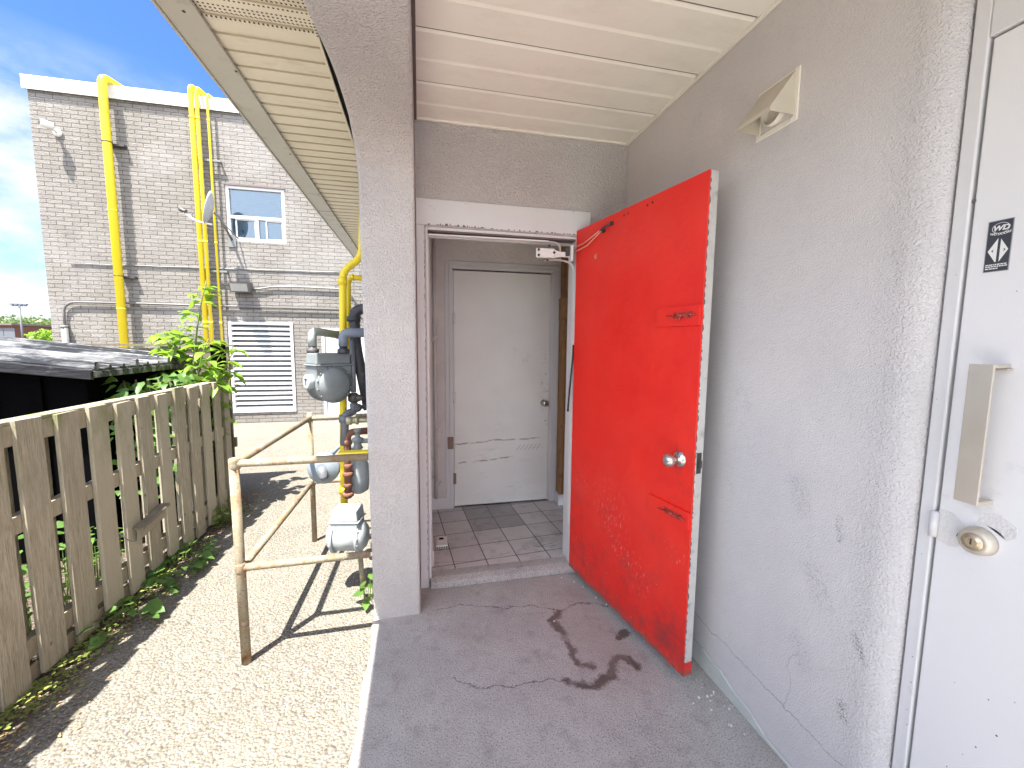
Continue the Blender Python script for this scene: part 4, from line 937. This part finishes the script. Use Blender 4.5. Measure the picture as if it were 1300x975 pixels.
# yellow riser
t = pipes('gas_pipe', 'yellow riser pipe bending up into the eave beside the pillar', group='yellow pipes beside the pillar')
b = B().tube(bend([at(437, 640, 2.70), at(436, 560, 2.72), at(435, 345, 2.74), at(459, 326, 2.74), at(461, 250, 2.74)], .05), .022, 16); b.build('pipe', 'yellow', t)
b = B().tube([at(435, 352, 2.74), at(435, 362, 2.74)], .027, 16); b.tube([at(436, 618, 2.71), at(436, 626, 2.71)], .028, 16); b.pieces('coupling', 'yellow', t)
t = pipes('gas_pipe', 'second thinner yellow pipe turning right into the wall behind the riser', group='yellow pipes beside the pillar')
b = B().tube(bend([at(443, 470, 2.86), at(442, 352, 2.86), at(470, 354, 2.86)], .04), .017, 14); b.build('pipe', 'yellow', t)
b = B().tube([at(446, 352, 2.86), at(449, 352, 2.86)], .022, 14); b.pieces('coupling', 'yellow', t)
# vertical grey pipe with valve
t = pipes('meter_pipe', 'vertical dark grey pipe with valve right of the upper gas meter')
b = B().tube([at(447, 432, 2.66), at(449, 498, 2.66)], .016, 14); b.tube(bend([at(449, 512, 2.66), at(450, 522, 2.66), at(438, 526, 2.62), at(437, 565, 2.62)], .04), .024, 14)
b.build('pipe', 'grey_pipe', t)
e = at(449, 505, 2.66)
b = B().lathe(e-Vector((0, 0, .03)), (0, 0, 1), [(.020, 0), (.034, .012), (.034, .045), (.020, .06)], 8); b.lathe(e, (.9, -.4, 0), [(.02, 0), (.022, .04), (.014, .05), (.014, .07)], 8); b.build('valve', 'dark_metal', t)
b = B().tube([at(437, 527, 2.62), at(437, 536, 2.62)], .030, 14); b.pieces('coupling', 'grey_pipe', t)
t = pipes('meter_pipe', 'rusty brown pipe with unions dropping to the lower gas meter')
b = B().tube(bend([(-.24, 2.62, at(465, 546, 2.62).z), at(441, 549, 2.62), at(442, 632, 2.60)], .04), .021, 14); b.build('pipe', 'rust', t)
b = B()
for y_, r_ in ((562, .024), (592, .025), (602, .032), (616, .026), (628, .034)):
    e = at(442, y_, 2.605); b.lathe(e-Vector((0, 0, .012)), (0, 0, 1), [(r_*.8, 0), (r_, .005), (r_, .022), (r_*.8, .028)], 8)
b.pieces('union', 'rust', t)
t = pipes('shutoff_valve', 'small brass and grey shutoff valves on short pipes by the wall', 'valve')
b = B().tube([(-.24, 2.52, at(462, 533, 2.52).z), at(445, 534, 2.52)], .015, 12); e = at(446, 534, 2.52); b.lathe(e+Vector((-.03, 0, 0)), (1, 0, 0), [(.016, 0), (.025, .006), (.025, .03), (.018, .036), (.018, .05), (.024, .055), (.024, .07)], 8); b.build('brass_valve', simple('old_brass', (.40, .36, .24), .45, .5, .2, 30), t)
b = B(); e = at(454, 560, 2.5); b.lathe(e-Vector((0, 0, .05)), (0, 0, 1), [(.022, 0), (.03, .01), (.022, .025), (.022, .04), (.032, .05), (.034, .065), (.015, .075), (.012, .10), (.02, .105), (.02, .12)], 14); b.tube([e, (-.24, 2.5, e.z)], .014, 10); b.build('grey_valve', 'steel_grey', t)
e = at(455, 517, 2.52); b = B().lathe(e, (0, -1, 0), [(.018, 0), (.024, .01), (.024, .03), (.014, .04)], 10); b.tube([e+Vector((0, .01, 0)), (-.24, 2.53, e.z)], .012, 10); b.build('plug', 'black_iron', t)
# steel channel fixed across
t = thing('steel_channel', 'grey steel channel with yellow top edge at rail height by the pillar', 'bracket')
e0 = at(431, 579, 2.3); B().box(e0.x, 2.27, e0.z-.024, -.235, 2.31, e0.z+.016).build('channel', 'steel_grey', t, .002)
B().box(e0.x-.001, 2.268, e0.z+.0165, -.235, 2.312, e0.z+.026).build('edge', 'yellow', t)
# regulator
t = thing('gas_regulator', 'round blue grey gas regulator disc behind the guard rail', 'regulator')
rc = at(411, 594, 2.86)
blue = simple('regulator_paint', (.22, .26, .30), .45, 0, .1, 10, .0005, 60, .2, (.2, .2, .2), 12)
B().lathe(rc, (-.15, -1, .1), [(.085, -.05), (.092, -.02), (.104, -.008), (.104, .006), (.096, .008), (.085, .022), (.04, .034), (.036, .036)], 32).build('diaphragm_case', blue, t)
B().lathe(rc+Vector((0, -.036, -.01)), (.25, -.5, -.8), [(.034, -.02), (.03, .02), (.026, .05), (.02, .06)], 16).build('vent_cap', 'grey_pipe', t)
b = B().tube([rc+Vector((.02, .03, -.01)), rc+Vector((.16, .02, -.02))], .028, 14); b.tube(bend([rc+Vector((.05, .03, .08)), rc+Vector((.12, .03, .16)), rc+Vector((.2, .03, .1))], .06), .012, 8); b.build('pipe', blue, t)
e = at(455, 600, 2.7); b = B().lathe(e+Vector((.0, 0, -.13)), (0, 0, 1), [(.03, 0), (.06, .02), (.068, .10), (.068, .17), (.05, .22), (.03, .24)], 18); tag(b.build('regulator_body', 'pale_grey'), 'pale upright regulator body squeezed behind the rusty pipe', 'regulator')
# lower meter: drum axis across
t, c, ax, sd, z1 = meter('gas_meter', 'lower pale grey gas meter just above the bottom rail', at(442, 680, 2.42), (.98, -.18, 0), .088, .135, .13, .13, 'pale_grey')
b = B().tube([at(457, 700, 2.42), at(459, 725, 2.42), at(461, 745, 2.42)], .014, 10); b.build('drain_pipe', 'rail', t)
# ------------- guard rail
gr = thing('guard_rail', 'rusty tubular guard rail around the gas meters', 'railing')
A = Vector((-.777, 1.932, 0)); Bp = Vector((-.757, 3.088, 0))
def part(name, pts, r, mat='rail'): return B().tube(pts, r, 16).build(name, mat, gr)
part('post', [A+Vector((0, 0, -.01)), A+Vector((-.004, 0, .925))], .0195)
part('post', [Bp+Vector((0, 0, -.01)), Bp+Vector((0, 0, .93))], .0175)
part('rail', [A+Vector((-.01, 0, .905)), (-.237, 1.935, .905)], .0165)
part('rail', [A+Vector((.015, 0, .437)), (-.237, 1.935, .440)], .0165)
part('rail', [A+Vector((0, 0, .905)), Bp+Vector((0, 0, .89))], .0165)
part('rail', [Bp+Vector((0, 0, .89)), (-.24, 3.09, .90)], .0175)
part('rail', [A+Vector((0, .02, .43)), Bp+Vector((0, -.02, .43))], .0175)
part('rail', [Bp+Vector((0, 0, .43)), (-.24, 3.09, .43)], .0155)
b = B()
for p_, zz in ((A, .905), (A, .437), (Bp, .89), (Bp, .43)):
    b.lathe(p_+Vector((0, 0, zz-.024)), (0, 0, 1), [(.0200, 0), (.0225, .010), (.0225, .038), (.0200, .048)], 14)
b.pieces('weld', 'rail', gr)

# ================================================================== FENCE
fn = thing('picket_fence', 'weathered board fence running away along the yard, mossy on top', 'fence')
XF = -1.575
rr = random.Random(4)
def board(x0, x1, y0, y1, z0, z1, mat='timber', name='board', lean=.0):
    dz = rr.uniform(-.008, .008); l_ = rr.uniform(-.008, .008)+lean; j = rr.uniform(-.003, .003)
    return B().hexa([(x0, y0, z0), (x1, y0+j, z0), (x1, y1, z0), (x0, y1-j, z0), (x0+l_*.3, y0+l_, z1+dz), (x1+l_*.3, y0+l_, z1+dz), (x1+l_*.3, y1+l_, z1+dz+rr.uniform(-.004, .004)), (x0+l_*.3, y1+l_, z1+dz)]).build(name, mat, fn, .002)
near = [(1.66, 1.78), (1.838, 1.955)] + [(2.016, 2.137), (2.202, 2.321), (2.386, 2.505), (2.572, 2.682), (2.75, 2.858), (2.93, 3.03), (3.104, 3.214), (3.272, 3.378), (3.452, 3.556), (3.629, 3.722)]
y = 1.66-.18
while y > -1.2: near.insert(0, (y, y+.115)); y -= .18
def ztop(y): return 1.100+rr.uniform(-.008, .008)
for y0, y1 in near:
    hi = ztop(y0); z0 = rr.uniform(.0, .025)
    if 1.8 < y0 < 1.9: z0 = .0
    board(XF-.018, XF, y0, y1, z0, hi)
for (y0, _), (y2, _) in zip(near[:-1], near[1:]):
    yc = (y0+y2)/2+.01; board(XF-.084, XF-.066, yc, yc+.112, rr.uniform(.0, .05), 1.070, 'timber')
for z, h_ in ((1.0, .084), (.64, .075), (.10, .085)):
    b = B()
    for a_, c_ in ((-1.2, 1.30), (1.305, 3.80)): b.box(XF-.064, a_, z, XF-.0195, c_, z+h_)
    b.build('rail', 'timber', fn, .003)
b = B().box(XF-.09, -1.2, 1.085, XF-.0215, 2.70, 1.101); b.box(XF-.088, 2.703, 1.085, XF-.0215, 3.80, 1.100); b.build('cap', 'timber', fn, .003)
b = B().box(XF-.018, -1.2, .0, XF-.002, 3.8, .07)
for i in range(8): b.v[i] = (b.v[i][0]-.0, b.v[i][1], b.v[i][2])
for i, q in enumerate(b.v): b.v[i] = (q[0]-.022, q[1], q[2])
b.build('kick_board', 'timber_dark', fn, .002)
board(XF-.10, XF-.01, 3.815, 3.905, -.02, 1.13, 'timber_dark', 'post')
for y in (1.30, -1.1): board(XF-.16, XF-.085, y, y+.09, -.02, 1.0, 'timber_dark', 'post')
# short broken board nailed low
b = B().hexa([(XF+.004, 2.62, .30), (XF+.004, 2.865, .335), (XF+.022, 2.865, .335), (XF+.022, 2.62, .30), (XF+.004, 2.62, .375), (XF+.004, 2.865, .412), (XF+.022, 2.865, .412), (XF+.022, 2.62, .375)])
b.build('nailed_board', 'timber_dark', fn, .003)
b = B().hexa([(XF+.0035, 2.60, .372), (XF+.0035, 2.86, .415), (XF+.06, 2.86, .415), (XF+.06, 2.60, .372), (XF+.0035, 2.60, .384), (XF+.0035, 2.86, .428), (XF+.055, 2.86, .428), (XF+.06, 2.60, .384)]); b.build('nailed_board', 'timber_dark', fn, .003)
b = B().tube(bend([(XF+.01, 2.62, .35), (XF+.05, 2.55, .33), (XF+.05, 2.49, .36), (XF+.02, 2.47, .42)], .04), .003, 6); b.build('wire', 'conduit', fn)
# back fence across
bf = thing('wooden_fence', 'old grey timber fence across the back, below the brick wall', 'fence')
x = -1.76; i = 0
while x > -3.2:
    w_ = rr.uniform(.12, .14); B().box(x-w_, 4.38, .0, x, 4.40, 1.36+rr.uniform(-.02, .01)).build('board', 'timber_dark', bf, .002); x -= w_+rr.uniform(.006, .018); i += 1
B().box(-3.2, 4.401, 1.15, -1.75, 4.44, 1.24).build('rail', 'timber_dark', bf); B().box(-3.2, 4.401, .4, -1.75, 4.44, .49).build('rail', 'timber_dark', bf)
B().box(-3.2, 4.36, 1.372, -1.70, 4.45, 1.39).build('cap', 'timber_dark', bf)
B().box(-1.745, 4.0, -.02, -1.66, 4.09, 1.40).build('post', 'black_plastic', bf, .004)
# shed
sh = thing('garden_shed', 'low black plastic shed with ribbed lean-to roof behind the fence', 'shed')
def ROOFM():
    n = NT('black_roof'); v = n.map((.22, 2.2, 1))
    c = n.mix(n.ramp(n.noise(9, 6, .7, v=v), .48, .60), (.010, .010, .012), (.20, .20, .20))  # pale streaks paint sun glints along the ribs into the black
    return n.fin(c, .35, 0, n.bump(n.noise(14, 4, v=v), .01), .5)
def rz_(x, y): return 1.238+.115*(-1.94-x)
b = B().box(-4.4, 3.12, 0, -2.06, 4.15, 1.22); b.build('wall', 'black_plastic', sh, .01)
for x in [-2.3-.24*i for i in range(9)]: B().box(x-.015, 3.10, .05, x+.015, 3.119, 1.20).build('wall_rib', 'black_plastic', sh, .004)
b = B(); XL = -4.6; y0, y1 = 2.98, 4.25
b.add([(-1.94, y0, rz_(-1.94, 0)), (XL, y0, rz_(XL, 0)), (XL, y1, rz_(XL, 0)+.01), (-1.94, y1, rz_(-1.94, 0)+.01)], [(0, 1, 2, 3)])
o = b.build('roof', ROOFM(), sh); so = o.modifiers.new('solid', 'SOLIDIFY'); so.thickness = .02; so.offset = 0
rr2 = random.Random(6)
y = y0+.01; k = 0
while y < y1:
    b = B(); hh = .045 if k % 3 == 0 else .022; ww = .05 if k % 3 == 0 else .03
    P_ = []
    for x in (-1.93, XL): z = rz_(x, 0)+.011; P_.append([(x, y, z), (x, y+ww, z), (x, y+ww*.75, z+hh), (x, y+ww*.25, z+hh)])
    b.add(P_[0]+P_[1], [(0, 1, 2, 3), (7, 6, 5, 4), (0, 4, 5, 1), (1, 5, 6, 2), (2, 6, 7, 3), (3, 7, 4, 0)])
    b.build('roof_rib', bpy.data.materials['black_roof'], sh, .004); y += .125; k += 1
b = B().box(-1.965, y0-.02, 1.195, -1.925, y1, 1.236); b.hexa([(-1.925, y0-.03, 1.185), (XL, y0-.03, rz_(XL, 0)-.05), (XL, y0-.005, rz_(XL, 0)-.05), (-1.925, y0-.005, 1.185), (-1.925, y0-.03, 1.245), (XL, y0-.03, rz_(XL, 0)+.015), (XL, y0-.005, rz_(XL, 0)+.015), (-1.925, y0-.005, 1.245)])
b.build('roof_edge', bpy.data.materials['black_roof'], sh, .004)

# ================================================================== PLANTS
def leaf(b, p, d, size, wid=.42, droop=.25, n=(0, 0, 1), lob=False):
    p = Vector(p); d = Vector(d).normalized(); n = Vector(n); s = d.cross(n)
    s = s.normalized() if s.length > .01 else d.orthogonal().normalized(); up = s.cross(d).normalized()
    prof = [(0, 0), (.2, .55), (.45, 1), (.72, .72), (1, 0)] if not lob else [(0, 0), (.04, .75), (.35, 1.1), (.55, .72), (.75, .55), (1, 0)]
    V = []; 
    for t, w_ in prof: V.append(p+d*size*t-Vector((0, 0, 1))*droop*size*t*t)
    k = len(prof); L_ = []; R_ = []
    for i, (t, w_) in enumerate(prof[1:-1]):
        base_ = V[i+1]; L_.append(base_+s*size*wid*w_*.5+up*size*.07*w_); R_.append(base_-s*size*wid*w_*.5+up*size*.07*w_)
    vs_ = V+L_+R_; m_ = k-2
    fs = [(0, 1, k), (0, k+m_, 1)]
    for i in range(m_-1): fs += [(i+1, i+2, k+i+1, k+i), (i+1, k+m_+i, k+m_+i+1, i+2)]
    fs += [(k-2, k-1, k+m_-1), (k-2, k+2*m_-1, k-1)]
    b.add(vs_, fs, True)
R1 = random.Random(21)
def rv(r, z=1.): return Vector((r.uniform(-1, 1), r.uniform(-1, 1), r.uniform(-1, 1)*z))
def sapling(name, base, tips, label, cat, mat, ls=.085, dens=1.):
    t = thing(name, label, cat); tr = B(); cr_ = B(); base = Vector(base)
    for tip, mid in tips:
        tip = Vector(tip); mid = Vector(mid)
        pts = [base*(1-k)**2+mid*2*k*(1-k)+tip*k*k for k in [i/12 for i in range(13)]]
        tr.tube(pts, [.014*(1-i/12)+.003 for i in range(13)], 7)
        ln = sum((pts[i+1]-pts[i]).length for i in range(12)); m_ = int(ln/.075*dens)
        for j in range(m_):
            k = .30+.70*(j+R1.random()*.6)/m_; k = min(k, 1); i = min(int(k*12), 11); p0 = pts[i].lerp(pts[i+1], k*12-i)
            dr_ = rv(R1, .4).normalized(); dr_.z += .35; rl = R1.uniform(.10, .19)*(1.2-.6*k); e_ = p0+dr_.normalized()*rl+Vector((0, 0, -.02))
            tr.tube([p0, (p0+e_)/2+Vector((0, 0, .012)), e_], .0022, 4, False)
            for s_ in range(5 if rl > .12 else 3):
                a_ = .3+.7*(s_//2+1)/3; q_ = p0.lerp(e_, min(a_, 1)); side = dr_.cross(Vector((0, 0, 1))).normalized()*(1 if s_ % 2 else -1)
                dd_ = (dr_*.6+side*(0 if s_ == 4 else 1)+rv(R1)*.25)
                leaf(cr_, q_, dd_, ls*R1.uniform(.75, 1.4), .50, R1.uniform(.3, .75), Vector((0, 0, 1))+rv(R1)*.35)
    tr.build('stem', 'stem', t); cr_.build('foliage', mat, t)
    return t
zt = at(262, 352, 3.95)
sapling('sapling', (-1.86, 3.92, 0), [
    (at(262, 356, 3.95), at(232, 470, 3.9)), (at(205, 420, 3.95), at(238, 420, 3.95)), (at(300, 440, 3.8), at(262, 500, 3.85)), (at(228, 415, 4.05), at(225, 470, 4)),
    (at(265, 430, 3.75), at(235, 490, 3.8)), (at(215, 475, 3.9), at(232, 510, 3.9)), (at(288, 470, 3.8), at(262, 510, 3.85))],
    'bright green sapling with drooping leaves rising behind the fence end', 'sapling', 'leaf', .105, .95)
# dark vine mass under the shed roof edge
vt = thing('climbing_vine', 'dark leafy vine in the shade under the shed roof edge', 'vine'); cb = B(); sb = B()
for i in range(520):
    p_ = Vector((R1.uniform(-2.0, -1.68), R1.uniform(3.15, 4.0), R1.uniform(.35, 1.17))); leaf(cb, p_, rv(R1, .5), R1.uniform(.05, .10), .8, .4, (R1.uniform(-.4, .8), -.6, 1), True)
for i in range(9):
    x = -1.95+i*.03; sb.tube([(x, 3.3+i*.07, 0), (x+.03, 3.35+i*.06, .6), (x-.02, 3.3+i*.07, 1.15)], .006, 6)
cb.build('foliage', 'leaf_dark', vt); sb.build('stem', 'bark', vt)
def vine(label, cx, cy, r, n_, zmax, mat, ls, name='broadleaf_plant', grp=None, xl=(-9, 9)):
    t = thing(name, label, 'plant', grp); f = B(); s = B()
    for i in range(n_):
        a = R1.uniform(0, 2*PI); q = r*math.sqrt(R1.random()); x = min(max(cx+q*math.cos(a)*.55, xl[0]), xl[1]); y = cy+q*math.sin(a); z = R1.uniform(.25, 1)*zmax
        tip = Vector((x, y, z)); s.tube([(x*.8+cx*.2, y*.8+cy*.2, 0), (x, y, z*.6), tip], .0022, 5, False)
        leaf(f, tip, Vector((math.cos(a), math.sin(a), R1.uniform(-.1, .25))), ls*R1.uniform(.6, 1.2), .85, .3, Vector((0, 0, 1))+rv(R1)*.45, True)
    s.build('stem', 'stem', t); f.build('foliage', mat, t); return t
G = 'leafy plants at the fence foot'
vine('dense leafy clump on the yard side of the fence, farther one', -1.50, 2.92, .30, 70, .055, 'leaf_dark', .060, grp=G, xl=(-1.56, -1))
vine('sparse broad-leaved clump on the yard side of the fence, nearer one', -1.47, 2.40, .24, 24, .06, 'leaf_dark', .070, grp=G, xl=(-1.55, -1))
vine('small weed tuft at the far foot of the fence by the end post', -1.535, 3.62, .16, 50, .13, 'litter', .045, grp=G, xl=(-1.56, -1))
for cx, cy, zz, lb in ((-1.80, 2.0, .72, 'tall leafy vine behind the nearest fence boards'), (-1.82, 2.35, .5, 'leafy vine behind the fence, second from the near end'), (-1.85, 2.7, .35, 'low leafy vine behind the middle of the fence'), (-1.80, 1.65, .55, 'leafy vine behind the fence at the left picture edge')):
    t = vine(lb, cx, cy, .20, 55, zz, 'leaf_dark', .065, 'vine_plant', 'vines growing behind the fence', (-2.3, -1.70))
vine('little green weed against the pillar foot by the rail', -.30, 2.25, .06, 9, .12, 'leaf_dark', .06, 'weed')
gc = B()
for i in range(1500):
    y = R1.uniform(1.7, 3.8); x = XF+.008+abs(R1.gauss(0, .075)); 
    if x > -1.36: continue
    if math.sin(y*7.3)+math.sin(y*3.1+1) < R1.uniform(-1.2, 1.3): continue
    a = R1.uniform(0, 6.3); leaf(gc, (x, y, R1.uniform(.0, .022)), (math.cos(a), math.sin(a), .25), R1.uniform(.010, .026), .7, .2)
tag(gc.build('ground_cover', 'litter'), 'tiny weeds along the foot of the fence', 'ground cover', kind='stuff')
gc = B()
for i in range(1100):
    y = R1.uniform(1.6, 4.2); x = XF+.01+abs(R1.gauss(0, .12)); a = R1.uniform(0, 6.3)
    leaf(gc, (x, y, -.008+R1.uniform(0, .006)), (math.cos(a), math.sin(a), R1.uniform(0, .3)), R1.uniform(.006, .018), .5, .1)
tag(gc.build('leaf_litter', 'dry'), 'dry leaf litter on the soil by the fence', 'litter', kind='stuff')
gv = B()
for i in range(1700):
    x = R1.uniform(-1.5, -.26); y = R1.uniform(.9, 4.0); s = R1.uniform(.0015, .0048)
    gv.lathe((x, y, -.0125), (0, 0, 1), [(s*.8, 0), (s, s*.4), (s*.4, s*.9)], 5, 1, R1.uniform(.6, 1))
tag(gv.build('gravel', 'rubble'), 'loose grit scattered over the asphalt', 'gravel', kind='stuff')

# ================================================================== FAR BACKGROUND
def tree(x, y, h, r, label, mat='leaf_far', ls=.55, n_=700):
    t = thing('tree', label, 'tree', 'trees on the horizon at the left'); tr = B().tube([(x, y, 0), (x+.2, y, h*.35), (x, y, h*.75)], [.22, .16, .06], 8)
    f = B(); cl = [(Vector((x+R1.uniform(-1, 1)*r*.7, y+R1.uniform(-1, 1)*r*.7, h*R1.uniform(.45, .85))), r*R1.uniform(.3, .5)) for _ in range(9)]
    for c_, q in cl: tr.tube([(x, y, h*.35), c_], [.10, .03], 5)
    for i in range(n_):
        c_, q = R1.choice(cl); d_ = rv(R1).normalized()*q*R1.uniform(.6, 1.05); leaf(f, c_+d_, rv(R1), ls*R1.uniform(.6, 1.2), .8, .2, rv(R1))
    tr.build('trunk', 'bark', t); f.build('crown', mat, t)
for px, py, Y, r_, lb in ((20, 414, 75, 3.5, 'small tree left of the lamp mast, leftmost on the horizon'), (34, 412, 80, 4, 'dark tree just right of the lamp mast on the horizon'), (47, 413, 78, 4, 'rounded tree midway between the mast and the brick wall'), (59, 414, 70, 3.5, 'taller tree on the horizon touching the brick corner'), (70, 413, 84, 4.5, 'tree on the horizon mostly hidden by the brick corner'), (10, 411, 95, 4.5, 'tree behind the small red brick house'), (-6, 412, 90, 4.5, 'tree cut by the left edge of the picture')):
    q = at(px, py, Y); tree(q.x, Y, q.z+.4, r_, lb)
q = at(57, 424, 50); 
t = thing('bush', 'bright green round bush on the horizon beside the brick corner', 'bush'); f = B(); 
for i in range(420):
    d_ = rv(R1).normalized()*R1.uniform(.7, 1.1); leaf(f, Vector((q.x, 50, 1.2))+Vector((d_.x*1.3, d_.y*1.3, d_.z*1.05)), rv(R1), .3, .8, .2, rv(R1))
f.build('foliage', 'leaf', t); B().tube([(q.x, 50, 0), (q.x, 50, 1)], .1, 6).build('stem', 'bark', t)
t = thing('brick_house', 'tiny red brick building with dark windows at far left horizon', 'house')
a = at(-30, 427, 62); b_ = at(15, 413, 62)
b = B().box(a.x, 62, 0, b_.x, 70, b_.z); wl = b.build('wall', 'far_brick', t)
for k in range(3):
    c_ = at(3+k*(-14), 415, 61.9)
    B().box(c_.x, 61.93, .8, c_.x+1.1, 61.99, b_.z-.35).build('window', 'far_grey', t)
B().box(a.x-.2, 61.7, b_.z+.005, b_.x+.2, 70.2, b_.z+.25).build('roof', 'trim_brown', t)
t = thing('lamp_mast', 'tall thin lamp mast with crossbar on the horizon', 'lamp post')
q = at(24.5, 388, 48); B().tube([(q.x, 48, 0), (q.x, 48, q.z)], [.10, .06], 8).build('pole', 'far_grey', t)
B().box(q.x-.55, 47.95, q.z-.05, q.x+.55, 48.05, q.z+.05).build('crossbar', 'far_grey', t)
for s_ in (-.5, -.17, .17, .5): B().box(q.x+s_-.12, 47.85, q.z+.05, q.x+s_+.12, 48.1, q.z+.17).pieces('lamp_head', 'far_grey', t)
